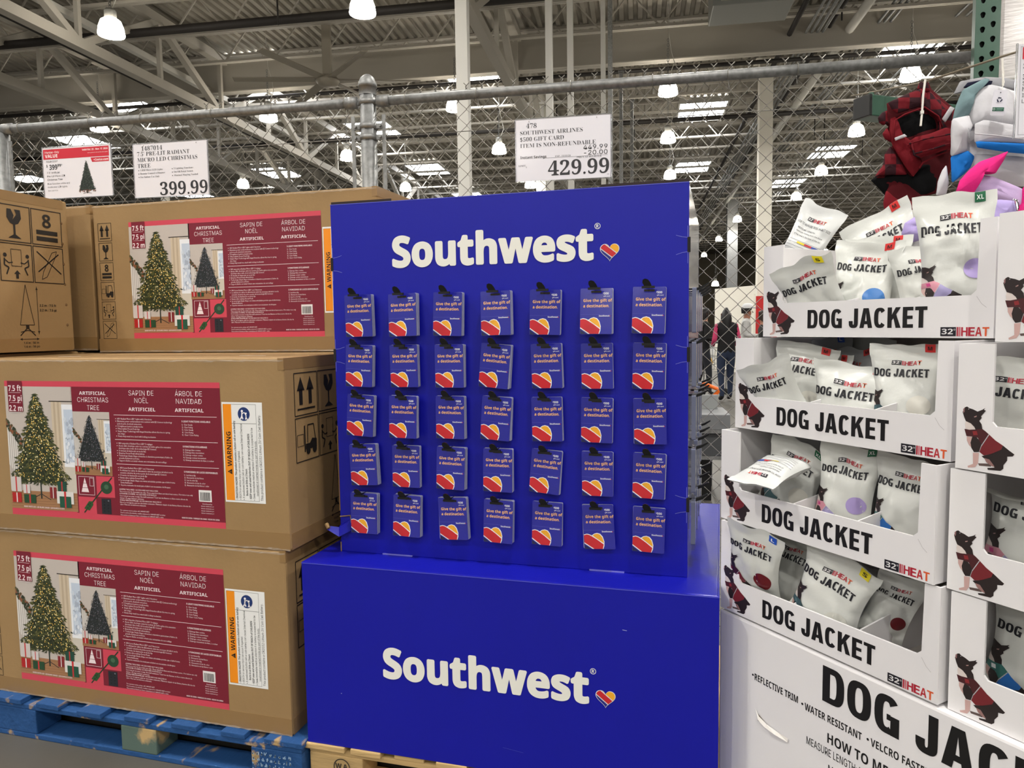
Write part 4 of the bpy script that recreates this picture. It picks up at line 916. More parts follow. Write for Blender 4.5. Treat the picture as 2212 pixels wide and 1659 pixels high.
# big white carton under both stacks
bigc = empty('carton', (1.221, .10, .0), math.radians(-46), 'large white printed carton under the dog jacket trays', 'carton')
MB().box((0, 0, .002), (1.23, 1.0, .632)).build('box_body', WHITEC, bigc, bevel=.006)
p = Print(); bk = (16, 15, 15)
grot(p, 'DOG JACKET', .333, .527, .925, .612, bk); p.build('heading', bigc, o=(0, -.0004, 0)); p = Print()
p.disc(.121, .498, .003, .003, bk, 1, 8); p.fit('REFLECTIVE TRIM', .127, .487, .264, .505, bk, 1, bold=.02); p.disc(.277, .492, .003, .003, bk, 1, 8); p.fit('WATER RESISTANT', .284, .481, .437, .499, bk, 1, bold=.02); p.disc(.452, .492, .003, .003, bk, 1, 8); p.fit('VELCRO FASTENERS', .459, .481, .625, .499, bk, 1, bold=.02)
p.fit('HOW TO MEASURE', .349, .432, .585, .456, bk, 1, bold=.045); p.fit('MEASURE LENGTH: NECK TO BASE OF TAIL', .291, .400, .60, .419, bk, 1); p.fit('MEASURE CHEST', .353, .362, .5, .381, bk, 1)
p.build('lettering', bigc, o=(0, -.0004, 0))
tr_ = MB(); TORN = mat('torn_paper', (232, 228, 222), .8); HOLE = mat('torn_hole', (120, 108, 92), .9)
tr_.add([(.133, -.002, .412), (.150, -.008, .402), (.18, -.012, .396), (.21, -.008, .39), (.238, -.003, .386), (.238, -.004, .376), (.205, -.014, .383), (.175, -.016, .388), (.15, -.012, .394)], [(0, 1, 8), (1, 2, 7, 8), (2, 3, 6, 7), (3, 4, 5, 6)]); tr_.build('torn_flap', TORN, bigc)
MB().add([(.136, -.0006, .404), (.16, -.0006, .392), (.178, -.0006, .385), (.15, -.0006, .382), (.139, -.0006, .384)], [(0, 1, 2, 3, 4)]).build('torn_patch', HOLE, bigc)

# ------------------------------------------------------------------ jacket pouches
STK = {'S': ((238, 220, 30), (40, 36, 20)), 'M': ((214, 42, 40), (40, 10, 12)), 'L': ((34, 84, 190), (240, 244, 250)), 'XL': ((20, 104, 66), (238, 244, 240))}
def bag(key, px, py, w, roll=0, yaw=0, lean=0, off=.04, kind='front', size=None, spot=None, dogc=None, h=None, label='', seed=0, crump=1.0, flop=0, mat_=None, T=None, ps=-1):
    P, a = TR[key]; n = Vector((-math.sin(a), math.cos(a), 0)); exact = T is not None; T = T or min(.066, w * .36)
    if not exact: off += T * .5 + .012 + .42 * w * math.sin(math.radians(abs(yaw)))
    top = onpl(px, py, P + n * off, n)
    R = Matrix.Rotation(a + math.radians(yaw), 3, 'Z') @ Matrix.Rotation(-math.radians(roll), 3, 'Y') @ Matrix.Rotation(-math.radians(lean), 3, 'X')
    up = R @ Vector((0, 0, 1))
    if h is None: h = max(.12, (top.z - P.z - .012 - w / 2 * math.sin(math.radians(abs(roll)))) / max(up.z, .3))
    o = top - up * h
    B = empty('jacket_pouch', o, 0, label, 'pouch', 'dog jacket pouches in the trays'); B.rotation_euler = R.to_euler()
    sd = seed * 7.31 + px * .013; NU, NT = 22, 26
    def thick(t):   # half thickness profile, bottom gusset to flat seal
        if t > .87: return .0016
        return .0016 + T * .5 * min(1, (.55 + 2.2 * t)) * (1 - (t / .87) ** 2.2) ** .75
    def wid(t): return w / 2 * (1 - .2 * max(0, math.sin(PI * min(t / .9, 1))) ** .7 * (1 - .25 * t))
    def wr(x, z, s):
        q = Vector((x * 16 + sd, z * 15 + s * 3, sd * .7)); v = noise.noise(q) * .006 + noise.noise(q * 2.3) * .003
        v += -.004 * max(0, 1 - abs(noise.noise(q * .8 + Vector((5, 5, 0)))) * 9)
        return v * crump
    def side(u, t, s, e=0):
        t = min(max(t, 0), 1); x = u * wid(t); z = t * h
        d = thick(t) * max(0, 1 - abs(u) ** 2.6) ** .55; m = min(1, d / .012)
        y = s * (d + m * wr(x, z, s) + e)
        if t > .87: y += .004 * crump * math.sin(x * 38 + sd) * min(1, (t - .87) * 12) + (.0014 * s if abs(t - .89) < .012 else 0)
        z += crump * .012 * noise.noise(Vector((u * 1.7 + sd, sd, 0))) * max(0, t - .5) * 2
        if flop and t > .72: k = (t - .72) / .28; y -= flop * k * k * .05; z -= abs(flop) * k * k * .035
        return Vector((x, y, z))
    m = MB()
    for s in (-1, 1):
        base = len(m.v)
        for j in range(NT + 1):
            for i in range(NU + 1): m.v.append(side(-1 + 2 * i / NU, j / NT, s))
        for j in range(NT):
            for i in range(NU):
                q = base + j * (NU + 1) + i; f = (q, q + 1, q + NU + 2, q + NU + 1); m.f.append(f if s < 0 else f[::-1])
    nb = (NU + 1) * (NT + 1)
    for i in range(NU): m.f.append((i, nb + i, nb + i + 1, i + 1))
    o_ = m.build('film', mat_ or (BAGB if kind == 'back' else BAGM), B, smooth=True)
    fn = lambda x, z, e: side(max(-.995, min(.995, -ps * x / max(wid(z / h), .001))), z / h, ps, e)
    hh = max(h, w * 1.22); Z = lambda f: h - (1 - f) * hh   # layout measured down from the top
    lt = Print()
    if kind == 'front':
        grot(lt, 'DOG JACKET', -w * .40, Z(.66), w * .315, Z(.655) + hh * .088, (22, 22, 30)); lt.build('lettering', o_, fn=fn, eps=.0013, maxlen=.012)
        lt = Print(); heatlogo(lt, -w * .17, Z(.785), w * .38, hh * .045, 1); lt.build('logo', o_, fn=fn, eps=.0012, maxlen=.012)
        if spot:
            lt = Print(); lt.disc(w * .22, Z(.37), w * .14, w * .135, spot, 1, 24); lt.build('window', o_, fn=fn, eps=.0012, maxlen=.012, m=INKG)
        if dogc:
            D = dog(*dogc); lt = Print(); k = w * .62; lt.merge(D, lambda q: (-w * .47 + q[0] * k, Z(.06) + q[1] * k)); lt.build('dog_print', o_, fn=fn, eps=.0005, maxlen=.014)
        lt = Print()
        for yy, tx in ((.045, '• REFLECTIVE TRIM  • WATER RESISTANT  • VELCRO FASTENERS'),):
            if Z(yy) > .005: lt.fit(tx, -w * .4, Z(yy), w * .42, Z(yy) + hh * .02, (60, 60, 66), 1, res=1); lt.build('small_print', o_, fn=fn, eps=.0013, maxlen=.02)
    elif kind == 'back':
        lt.fit('HOW TO MEASURE DOG JACKET SIZE', -w * .38, Z(.72), w * .38, Z(.72) + hh * .028, (50, 50, 56), 1, res=1); heatlogo(lt, -w * .2, Z(.79), w * .4, hh * .045, 1)
        for i, tx in enumerate(('MEASURE LENGTH', 'Measure starting from the base', 'of the neck to the base of the tail')): lt.fit(tx, -w * .3, Z(.66 - i * .04), w * (.1 if i == 0 else .3), Z(.66 - i * .04) + hh * .02, (60, 60, 66), 1, res=1)
        lt.build('lettering', o_, fn=fn, eps=.0012, maxlen=.015)
        lt = Print()
        for i, c in enumerate(((236, 216, 60), (200, 60, 66), (60, 84, 170))): lt.rect(-w * .12 + i * w * .16, Z(.49), w * .04 + i * w * .16, Z(.49) + hh * .025, c, 1)
        for i in range(5): lt.line((-w * .38, Z(.525 - i * .035)), (w * .38, Z(.525 - i * .035)), .0008, (120, 120, 128), 2)
        lt.build('size_table', o_, fn=fn, eps=.0012, maxlen=.015)
    if size:
        c, ink = STK[size]; lt = Print(); x0 = w * .24; sz = w * .125
        lt.rect(x0, h - hh * .085, x0 + sz, h - hh * .003, c, 1); lt.fit(size, x0 + sz * .28 - (.0 if len(size) < 2 else sz * .12), h - hh * .064, x0 + sz * .72 + (.0 if len(size) < 2 else sz * .12), h - hh * .026, ink, 2, bold=.02)
        lt.build('size_sticker', o_, fn=fn, eps=.0016, maxlen=.012)
    return B
TEAL = ((74, 104, 110), (60, 88, 96), (80, 112, 120)); TEALB = ((40, 110, 190), (54, 110, 104), (220, 224, 226)); PURP = ((164, 156, 200), (206, 140, 156), (200, 60, 130)); RED_ = ((110, 24, 34), (60, 20, 26), (130, 30, 40))
PU, WHC, DR = (176, 158, 214), (224, 222, 212), (104, 14, 24)
SHADEB = mat('bag_film_shaded', (168, 170, 172), .35, coat=.15, bump=.12, bscale=26)  # pouch film darkened, shade deep in the trays put into its colour
# top tray
bag('t1', 1784, 447, .135, -26, 20, 8, .20, 'back', None, h=.24, label='pouch turned to show its sizing chart, at the back left of the top tray', seed=1)
bag('t1', 1884, 462, .185, 24, 18, 4, .155, 'front', 'M', h=.25, label='white pouch with red M sticker leaning up to the right in the top tray', seed=2)
bag('t1', 1950, 462, .13, 14, 22, 4, .22, 'front', 'L', h=.25, label='white pouch with blue L sticker behind the leaning pouches of the top tray', seed=3)
bag('t1', 1897, 513, .165, -2, 16, 6, .105, 'front', 'M', label='white pouch with red M sticker just behind the front centre pouch, top tray', seed=4)
bag('t1', 1878, 524, .165, -6, 18, 3, .05, 'front', 'M', (60, 120, 190), TEAL, label='crumpled white pouch with red M sticker at the front centre of the top tray', seed=5, crump=1.5)
bag('t1', 1724, 566, .175, 15, 10, -20, -.012, 'front', 'S', None, None, h=.185, T=.04, label='grey white pouch with yellow S sticker slumped at the left of the top tray', seed=6, crump=1.2)
bag('t1', 1972, 532, .13, 10, 62, 4, .075, 'front', 'L', (150, 30, 44), None, label='white pouch with blue L sticker turned sideways beside the large pouch, top tray', seed=7)
bag('t1', 2060, 418, .157, 3, 34, 2, -.025, 'front', 'XL', PU, PURP, h=.262, label='large upright white pouch with green XL sticker and lilac window, top tray', seed=8, crump=1.2)
# second tray
bag('t2', 1644, 784, .165, 17, 8, -20, -.012, 'front', None, None, None, h=.165, T=.04, label='white pouch slumped over the left front corner of the second tray', seed=9)
bag('t2', 1782, 730, .16, 9, 12, 4, .23, 'front', 'L', mat_=SHADEB, h=.22, label='shaded grey pouch with blue L sticker at the back of the second tray', seed=10)
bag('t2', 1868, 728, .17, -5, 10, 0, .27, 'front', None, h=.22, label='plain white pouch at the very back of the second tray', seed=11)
bag('t2', 1840, 752, .14, 4, 8, 3, .165, 'front', 'M', mat_=SHADEB, h=.2, label='shaded grey pouch with red M sticker behind the middle of the second tray', seed=12)
bag('t2', 1795, 768, .12, -3, 10, 2, .125, 'front', 'M', h=.19, label='narrow white pouch with red M sticker between two others, second tray', seed=26)
bag('t2', 1744, 744, .185, -6, 10, 4, .08, 'front', 'M', WHC, TEAL, label='upright white pouch with red M sticker, left of the centre of the second tray', seed=13)
bag('t2', 1844, 784, .2, -5, 14, 0, .022, 'front', 'M', None, None, label='wide white pouch with red M sticker at the front centre of the second tray', seed=14)
bag('t2', 1960, 744, .165, 0, 16, 3, .06, 'front', 'M', WHC, TEAL, label='upright white pouch with red M sticker at the right of the second tray', seed=15)
# third tray
bag('t3', 1618, 1046, .15, 0, 0, -108, -.07, 'back', None, h=.135, T=.05, ps=1, label='white pouch flopped over the left front edge of the third tray, print upside down', seed=16, crump=.7)
bag('t3', 1747, 944, .14, 6, 10, 2, .17, 'front', None, mat_=SHADEB, h=.2, label='shaded grey pouch standing at the back of the third tray', seed=17)
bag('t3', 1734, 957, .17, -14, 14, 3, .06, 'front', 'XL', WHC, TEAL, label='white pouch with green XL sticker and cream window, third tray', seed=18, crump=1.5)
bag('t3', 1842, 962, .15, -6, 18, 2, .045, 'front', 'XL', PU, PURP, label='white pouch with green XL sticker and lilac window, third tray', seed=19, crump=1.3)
bag('t3', 1912, 990, .13, -8, 40, 4, .15, 'front', None, mat_=SHADEB, label='dark shaded pouch at the back right of the third tray', seed=20, h=.2)
bag('t3', 1968, 990, .155, -4, 6, 3, .075, 'front', None, None, TEALB, label='white pouch with teal and blue jacket picture at the right of the third tray', seed=21)
# bottom tray
bag('t4', 1631, 1143, .17, -11, 10, -16, -.01, 'front', 'L', DR, RED_, h=.19, T=.045, label='white pouch with blue L sticker and dark red window, bottom tray', seed=22)
bag('t4', 1722, 1158, .15, -13, 8, 3, .085, 'front', None, None, TEALB, label='white pouch without a sticker between the L and S pouches, bottom tray', seed=23)
bag('t4', 1824, 1203, .19, -17, 8, 1, .0, 'front', 'S', (214, 214, 206), TEAL, label='wide white pouch with yellow S sticker at the front of the bottom tray', seed=24)
bag('t4', 1908, 1236, .12, -10, 10, 3, .16, 'front', None, mat_=SHADEB, label='dark shaded pouch behind the S pouch of the bottom tray', seed=25, h=.19)
bag('t4', 1957, 1248, .11, -20, 30, 2, .09, 'front', None, DR, None, label='twisted white pouch with dark red window at the right of the bottom tray', seed=27, crump=1.8)
# right hand stack
bag('c2', 2198, 768, .19, -4, 12, -3, .045, 'front', None, None, TEAL, label='white pouch in the second tray of the right stack, teal dog picture', seed=28)
bag('c3', 2262, 1040, .19, -6, 12, 2, .06, 'front', None, None, PURP, label='white pouch with pink jacket picture in the third tray of the right stack', seed=29, flop=1.0)
bag('c4', 2272, 1306, .19, -8, 12, 2, .075, 'front', None, None, TEALB, label='white pouch with teal jacket picture in the bottom tray of the right stack', seed=30)

# ================================================================== rack behind the trays
q = CAM + ray(2133, 80) * 2.62
rk = empty('rack_upright', (q.x, q.y, 0), math.radians(-8), 'green steel rack post with two columns of teardrop holes, top right', 'rack post')
pm = MB(); XC = .0385
def cell(x0, x1, z0, z1, cx, cz, hole=True):
    if not hole: pm.add([(x0, 0, z0), (x1, 0, z0), (x1, 0, z1), (x0, 0, z1)], [(0, 1, 2, 3)]); return
    an = sorted([2 * PI * i / 18 for i in range(18)] + [math.atan2(zz - cz, xx - cx) % (2 * PI) for xx in (x0, x1) for zz in (z0, z1)]); I, O, D = [], [], []
    for t in an:
        c, q = math.cos(t), math.sin(t); r = 1 / math.sqrt((c / .0082) ** 2 + (q / (.009 if q > 0 else .0155)) ** 2) * (1 if q > -.3 else .86)
        k = min((x1 - cx) / c if c > 1e-9 else ((x0 - cx) / c if c < -1e-9 else 9), (z1 - cz) / q if q > 1e-9 else ((z0 - cz) / q if q < -1e-9 else 9))
        I.append((cx + r * c, 0, cz + r * q)); D.append((cx + r * c, .003, cz + r * q)); O.append((cx + k * c, 0, cz + k * q))
    n = len(an); pm.add(I + O + D, [(i, (i + 1) % n, n + (i + 1) % n, n + i) for i in range(n)] + [(i, 2 * n + i, 2 * n + (i + 1) % n, (i + 1) % n) for i in range(n)])
for k in range(68):
    for s_ in (-1, 1):
        z = .05 + k * .0508 + (.014 if s_ > 0 else 0); cell(-XC if s_ < 0 else 0, 0 if s_ < 0 else XC, z - .0254, z + .0254, s_ * .016, z)
pl = pm.build('front_plate', GREENS, rk)
for s in (-1, 1): MB().box((s * .037 - .0015, .001, 0), (s * .037 + .0015, .075, 3.5)).build('side_flange', GREENS, rk)
MB().box((-.0355, .05, 0), (.0355, .053, 3.5)).build('dark_backing', mat('rack_hole_shade', (16, 22, 19), .8), rk); MB().box((-.07, -.03, 0), (.07, .11, .012)).build('foot_plate', GREENS, rk)  # dark sheet added behind the holes, its colour stands in for inner shade
# short green arm with a black end cap
q0 = CAM + ray(1884, 226) * 2.42; ar = empty('steel_arm', (q0.x, q0.y, q0.z), math.radians(36), 'short green square steel arm with black end cap, left of red jacket', 'rack arm')
MB().box((0, 0, -.034), (.42, .068, .034)).build('arm_tube', GREENS, ar, bevel=.003); MB().box((-.012, -.001, -.035), (0, .069, .035)).build('end_cap', BLACKP, ar, bevel=.002); MB().tube([(.03, .034, .03), (.03, .034, .05)], .009, 10).build('bolt', GREENS, ar)
# stretch wrapped carton on the rack
q = CAM + ray(2160, 120) * 2.72; wx = empty('wrapped_carton', (q.x, q.y, 2.28), math.radians(-8), 'white stretch wrapped carton with orange outline logo at the top right corner', 'carton')
WRAP = mat('stretch_wrap', (214, 208, 206), .22, coat=.6, bump=.3, bscale=14, stretch=(1, 1, 6))
MB().box((0, 0, 0), (.6, .6, 1.1)).build('box_body', WRAP, wx, bevel=.01)
pz = Print(); pz.poly([(.035, .205), (.055, .225), (.075, .215), (.09, .24), (.075, .262), (.085, .28), (.065, .285), (.05, .27), (.035, .28), (.03, .265), (.045, .25)], (214, 150, 110), 1); pz.poly([(.041, .214), (.055, .231), (.073, .222), (.083, .24), (.069, .261), (.076, .275), (.063, .278), (.05, .263), (.04, .27), (.052, .25)], (232, 226, 222), 2)
pz.build('logo', wx, o=(0, -.001, .3))
wsf = MB().box((-.02, -.02, -.1), (.7, .03, -.003)).build('shelf_beam', GREENS, wx)
# hanging line
HL = [(fpx(1838, 209)), ]
f0 = FO + FD * HL[0][0] - FN * .01; f0 = Vector((f0.x, f0.y, HL[0][1]))
ln = MB().tube([f0, CAM + ray(1995, 178) * 2.02, CAM + ray(2165, 122) * 1.86, CAM + ray(2290, 84) * 1.72], .0028, 6).build('hanging_line', mat('rope', (120, 110, 92), .8), None); tag(ln, 'thin taut cord carrying the hanging jackets, tied to the fence', 'cord')

# ================================================================== hanging dog jackets
def panel(parent, name, pts, crop, Zd, m, puff=.02, dy=0.0, quilt=0):
    """soft padded panel: traced outline, own depth and thickness"""
    x0, y0, s = crop; base = parent['_p']; V = []
    for x, y in pts:
        d = ray(x0 + x / s, y0 + y / s); V.append(CAM + d * (Zd / d.dot(FW)) - Vector(base))
    c = sum(V, Vector()) / len(V); fwd = Vector((FW.x, FW.y, 0)).normalized()
    P = []   # smooth the outline a little
    for i, v in enumerate(V):
        a, b = V[i - 1], V[(i + 1) % len(V)]
        P += [v * .94 + a * .06, v * .94 + b * .06, (v + b) / 2]
    n = len(P); RS = (1, .965, .88, .74, .55, .32, .12); vs = []; fs = []; puff *= .75
    for sgn in (-1, 1):
        b0 = len(vs)
        for r in RS:
            hgt = puff * math.sqrt(max(0, 1 - r ** 2.4))
            for p in P:
                q = c + (p - c) * r; z = hgt * (1 + .5 * noise.noise(q * 26 + Vector((len(pts), 0, 0)))) if r < 1 else 0
                if quilt: z *= .62 + .38 * abs(math.sin((q.z + q.x * .25) * quilt))
                vs.append(q + fwd * (sgn * z + dy))
        vs.append(c + fwd * (sgn * puff + dy)); e = len(vs) - 1
        for k in range(len(RS) - 1):
            for i in range(n):
                a = b0 + k * n + i; b = b0 + k * n + (i + 1) % n; f = (a, b, b + n, a + n); fs.append(f if sgn < 0 else f[::-1])
        k = len(RS) - 1
        for i in range(n): f = (b0 + k * n + i, b0 + k * n + (i + 1) % n, e); fs.append(f if sgn < 0 else f[::-1])
    o = pydata(name, vs, fs, m, parent, True); return o
def seam(parent, pts, crop, Zd, m, r=.0022):
    x0, y0, s = crop; base = Vector(parent['_p'])
    V = []
    for x, y in pts: d = ray(x0 + x / s, y0 + y / s); V.append(CAM + d * (Zd / d.dot(FW)) - base)
    MB().tube(V, r, 6).build('piping', m, parent, smooth=True)
def hang(name, px, py, Zd, label):
    q = CAM + ray(px, py) * Zd; e = empty(name, q, 0, label, 'dog jacket', 'hanging sample jackets'); e['_p'] = tuple(q); return e
def fabric(name, col, plaid=None):
    m = mat(name, col, .8, spec=.15, bump=.25, bscale=22, var=.12, vscale=9)
    if plaid and not m.get('pl'):
        m['pl'] = 1; nt = m.node_tree; b = nt.nodes['Principled BSDF']; tc = nt.nodes.new('ShaderNodeTexCoord'); ck = nt.nodes.new('ShaderNodeTexChecker'); ck.inputs['Scale'].default_value = 34
        ck.inputs['Color1'].default_value = lin(col); ck.inputs['Color2'].default_value = lin(plaid); nt.links.new(tc.outputs['Object'], ck.inputs[0]); nt.links.new(ck.outputs[0], b.inputs['Base Color'])
    return m
RF, RP, BF, SF = fabric('red_fabric', (112, 20, 30)), fabric('plaid_fabric', (104, 22, 31), (50, 24, 30)), fabric('black_lining', (7, 7, 9)), mat('reflective_strip', (176, 174, 178), .4)
TIE = mat('white_tie', (228, 224, 214), .4)
CR = (1820, 120, 4.148); Z = 2.02
J = hang('dog_jacket', 1985, 330, Z, 'red plaid and black padded dog jacket hanging by a white tie')
panel(J, 'body_shell', [(395, 428), (520, 370), (675, 300), (700, 232), (765, 232), (800, 305), (930, 415), (1020, 490), (1015, 560), (985, 850), (985, 990), (940, 1100), (900, 1215), (740, 1260), (690, 1420), (690, 1520), (380, 1420), (365, 1310), (390, 1200), (300, 1100), (380, 980), (400, 870), (450, 800), (375, 690), (420, 620), (335, 560), (400, 490)], CR, Z + .025, fabric('dark_red_fabric', (80, 15, 22)), .012, .0)
panel(J, 'lower_lining', [(690, 1000), (760, 940), (985, 850), (985, 990), (940, 1100), (900, 1215), (740, 1260), (610, 1310), (480, 1290), (380, 1180), (300, 1100), (360, 1050), (560, 1000), (640, 1060)], CR, Z, BF, .02, .03)
panel(J, 'side_wing', [(400, 870), (450, 800), (560, 980), (600, 1060), (360, 1065), (305, 1085), (340, 1030), (380, 980)], CR, Z, RP, .014, .012, 60)
panel(J, 'hem', [(390, 1210), (480, 1285), (610, 1300), (690, 1400), (690, 1520), (380, 1420), (365, 1320)], CR, Z, RF, .018, .0, 70)
panel(J, 'body_back', [(735, 300), (800, 305), (930, 415), (1020, 490), (1015, 560), (985, 850), (900, 870), (870, 700), (900, 620), (860, 540), (790, 480), (720, 440)], CR, Z, RP, .018, .012, 60)
panel(J, 'inner_lining', [(470, 570), (560, 520), (735, 455), (810, 490), (870, 555), (900, 640), (770, 710), (590, 755), (510, 690)], CR, Z, BF, .012, .022)
panel(J, 'body_side', [(435, 560), (480, 545), (490, 620), (530, 700), (600, 750), (660, 780), (620, 870), (650, 935), (720, 940), (700, 1010), (640, 1085), (580, 1010), (500, 880), (450, 790), (425, 680)], CR, Z, RF, .017, .004, 60)
panel(J, 'collar', [(395, 428), (520, 370), (690, 303), (745, 345), (735, 450), (600, 490), (480, 525), (440, 500)], CR, Z, RP, .016, -.006, 55)
panel(J, 'chest_strap', [(578, 775), (620, 745), (750, 715), (890, 660), (990, 690), (990, 825), (860, 870), (720, 915), (670, 930), (625, 905)], CR, Z, RF, .015, -.018, 45)
panel(J, 'sleeve_tab', [(335, 545), (370, 500), (415, 480), (425, 600), (380, 615), (345, 590)], CR, Z, RP, .012, .01)
panel(J, 'sleeve_tab', [(375, 690), (410, 640), (440, 700), (450, 770), (400, 740)], CR, Z, RF, .012, .01)
panel(J, 'hang_loop', [(675, 300), (700, 232), (735, 222), (770, 235), (795, 312), (740, 330)], CR, Z, RP, .009, .006)
panel(J, 'reflective_strip', [(875, 575), (950, 462), (990, 478), (905, 608)], CR, Z, SF, .004, -.008); panel(J, 'reflective_strip', [(440, 750), (530, 714), (556, 736), (450, 776)], CR, Z, SF, .004, -.014)
seam(J, [(455, 770), (470, 580), (560, 525), (735, 462), (860, 545), (895, 640)], CR, Z - .012, RF); seam(J, [(690, 1010), (720, 960), (850, 895), (985, 845)], CR, Z - .01, RF); seam(J, [(600, 790), (750, 745), (985, 700)], CR, Z - .034, RP); seam(J, [(640, 880), (800, 840), (985, 780)], CR, Z - .034, RP); seam(J, [(620, 790), (640, 890), (690, 915)], CR, Z - .034, RP)
MBt = MB(); V = []
for x, y in ((742, 215), (722, 360), (712, 510), (700, 632)): d = ray(1820 + x / 4.148, 120 + y / 4.148); V.append(CAM + d * ((Z - .04) / d.dot(FW)) - Vector(J['_p']))
MBt.tube(V, .0028, 6).build('tie', TIE, J); MB().box(V[2] - Vector((.004, .004, .004)), V[2] + Vector((.004, .004, .004))).build('tie_head', TIE, J)
Z = 1.86
WF, TF, BL, GL, NV = fabric('white_fabric', (206, 205, 209)), fabric('grey_teal_fabric', (112, 136, 140)), fabric('blue_fabric', (30, 116, 200)), fabric('grey_lining', (150, 150, 154)), fabric('navy_lining', (22, 24, 46))
K = hang('dog_jacket', 2120, 260, Z, 'white, grey teal and blue padded dog jacket hanging at the right edge')
panel(K, 'body_shell', [(1080, 400), (1200, 330), (1400, 320), (1720, 400), (1720, 1180), (1480, 1170), (1180, 1080), (1000, 1135), (990, 900), (998, 560), (1025, 480)], CR, Z + .03, WF, .012, .0)
panel(K, 'collar_back', [(1100, 290), (1160, 172), (1380, 132), (1560, 140), (1720, 170), (1720, 260), (1400, 250), (1170, 280)], CR, Z, GL, .014, .05)
panel(K, 'collar_inside', [(1150, 252), (1190, 205), (1310, 182), (1420, 190), (1400, 240), (1250, 260)], CR, Z, NV, .008, .032)
panel(K, 'shoulder', [(1003, 570), (1035, 450), (1100, 295), (1300, 190), (1340, 200), (1250, 280), (1175, 420), (1145, 540)], CR, Z, TF, .02, .01, 50)
panel(K, 'pouch_body', [(1150, 480), (1175, 400), (1240, 290), (1340, 248), (1440, 268), (1640, 330), (1720, 420), (1720, 680), (1400, 660), (1170, 620)], CR, Z, WF, .03, .012, 0)
panel(K, 'side_body', [(998, 560), (1145, 528), (1175, 620), (1125, 720), (1125, 860), (990, 900), (990, 720)], CR, Z, WF, .024, .006, 45)
panel(K, 'lower_side', [(988, 895), (1130, 845), (1200, 900), (1160, 1000), (1100, 1060), (1000, 1135)], CR, Z, BL, .022, .008, 50)
panel(K, 'chest_strap', [(1118, 640), (1200, 606), (1400, 640), (1720, 700), (1720, 830), (1400, 815), (1115, 808)], CR, Z, WF, .02, -.03, 40)
panel(K, 'chest_band', [(1115, 800), (1400, 812), (1720, 830), (1720, 925), (1400, 895), (1130, 852)], CR, Z, BL, .014, -.034)
panel(K, 'belly', [(1180, 880), (1400, 890), (1720, 915), (1720, 1180), (1480, 1170), (1300, 1100), (1180, 1000)], CR, Z, WF, .022, .0)
panel(K, 'side_hem', [(990, 960), (1010, 1130), (990, 1230), (900, 1235), (920, 1110), (960, 1000)], CR, Z, WF, .015, .03)
seam(K, [(1130, 650), (1135, 790)], CR, Z - .045, GL, .0015); seam(K, [(1190, 700), (1400, 720), (1700, 760)], CR, Z - .052, WF, .0016)
V = []
for x, y in ((1430, 25), (1436, 140), (1438, 270)): d = ray(1820 + x / 4.148, 120 + y / 4.148); V.append(CAM + d * ((Z - .025) / d.dot(FW)) - Vector(K['_p']))
MB().tube(V, .0024, 6).build('tie', TIE, K)
# swing tag
q = CAM + ray(2158, 222) * 1.80; tg = empty('swing_tag', q, YAW - math.radians(16), 'white paper swing tag with recycling arrows hanging on the white jacket', 'tag'); tg.rotation_euler.y = math.radians(6)
tw_, thh = .031, .061
MB().prism(rrect(-tw_ / 2, -thh / 2, tw_ / 2, thh / 2, .003), lambda x, z, t: Vector((x, t, z)), -.0004, .0004).build('card', PAPER, tg, recalc=True)
p = Print(); p.disc(0, .024, .0015, .0015, (90, 90, 90), 1, 8)
for i in range(3):
    a = PI / 2 + i * 2 * PI / 3; c, s_ = math.cos, math.sin; p.line((.005 * c(a - .75), .007 + .005 * s_(a - .75)), (.005 * c(a + .3), .007 + .005 * s_(a + .3)), .0024, (20, 22, 60), 1)
    p.poly([(.0072 * c(a + .3), .007 + .0072 * s_(a + .3)), (.0028 * c(a + .3), .007 + .0028 * s_(a + .3)), (.0055 * c(a + .95), .007 + .0055 * s_(a + .95))], (20, 22, 60), 1)
p.rect(-.007, -.0005, .007, .0, (120, 120, 130), 1); p.rect(-.0125, -.02, .0125, -.011, (40, 96, 74), 1); p.ring(-.009, -.0155, .0025, .0008, (220, 232, 226), 2, 10); p.rect(-.004, -.0145, .010, -.0135, (150, 190, 176), 2); p.rect(-.004, -.0175, .008, -.0168, (150, 190, 176), 2); p.build('tag_print', tg, o=(0, -.0006, 0))
MB().tube([(0, 0, .024), (.006, .004, .05), (.004, .02, .075)], .0008, 5).build('string', TIE, tg)
Z = 1.78
PKF, LV, LV2 = fabric('pink_fabric', (226, 42, 128)), fabric('lilac_fabric', (190, 166, 206)), fabric('pale_lilac', (176, 160, 214))
N = hang('dog_jacket', 2120, 400, Z, 'pink and lilac padded dog jacket lying over the pouches at the right edge')
panel(N, 'lilac_body', [(1110, 1140), (1200, 1062), (1320, 1078), (1480, 1140), (1640, 1210), (1640, 1400), (1420, 1320), (1200, 1240)], CR, Z, LV, .022, .0, 45)
panel(N, 'pink_trim', [(985, 1235), (1020, 1130), (1100, 1040), (1200, 960), (1330, 915), (1450, 868), (1400, 960), (1330, 1070), (1230, 1060), (1140, 1100), (1120, 1160), (1130, 1260)], CR, Z, PKF, .02, -.014, 0)
panel(N, 'pink_side', [(1590, 1190), (1700, 1120), (1720, 1480), (1510, 1500), (1530, 1400), (1570, 1330)], CR, Z, PKF, .02, -.01, 40)
U_ = hang('jacket_pouch', 2160, 460, 1.70, 'lilac padded jacket in clear film behind the large pouch of top tray'); U_['category'] = 'pouch'
panel(U_, 'lilac_padding', [(1290, 1310), (1400, 1290), (1510, 1300), (1540, 1340), (1530, 1500), (1400, 1540), (1290, 1520)], CR, 1.70, LV2, .03, 0, 45)
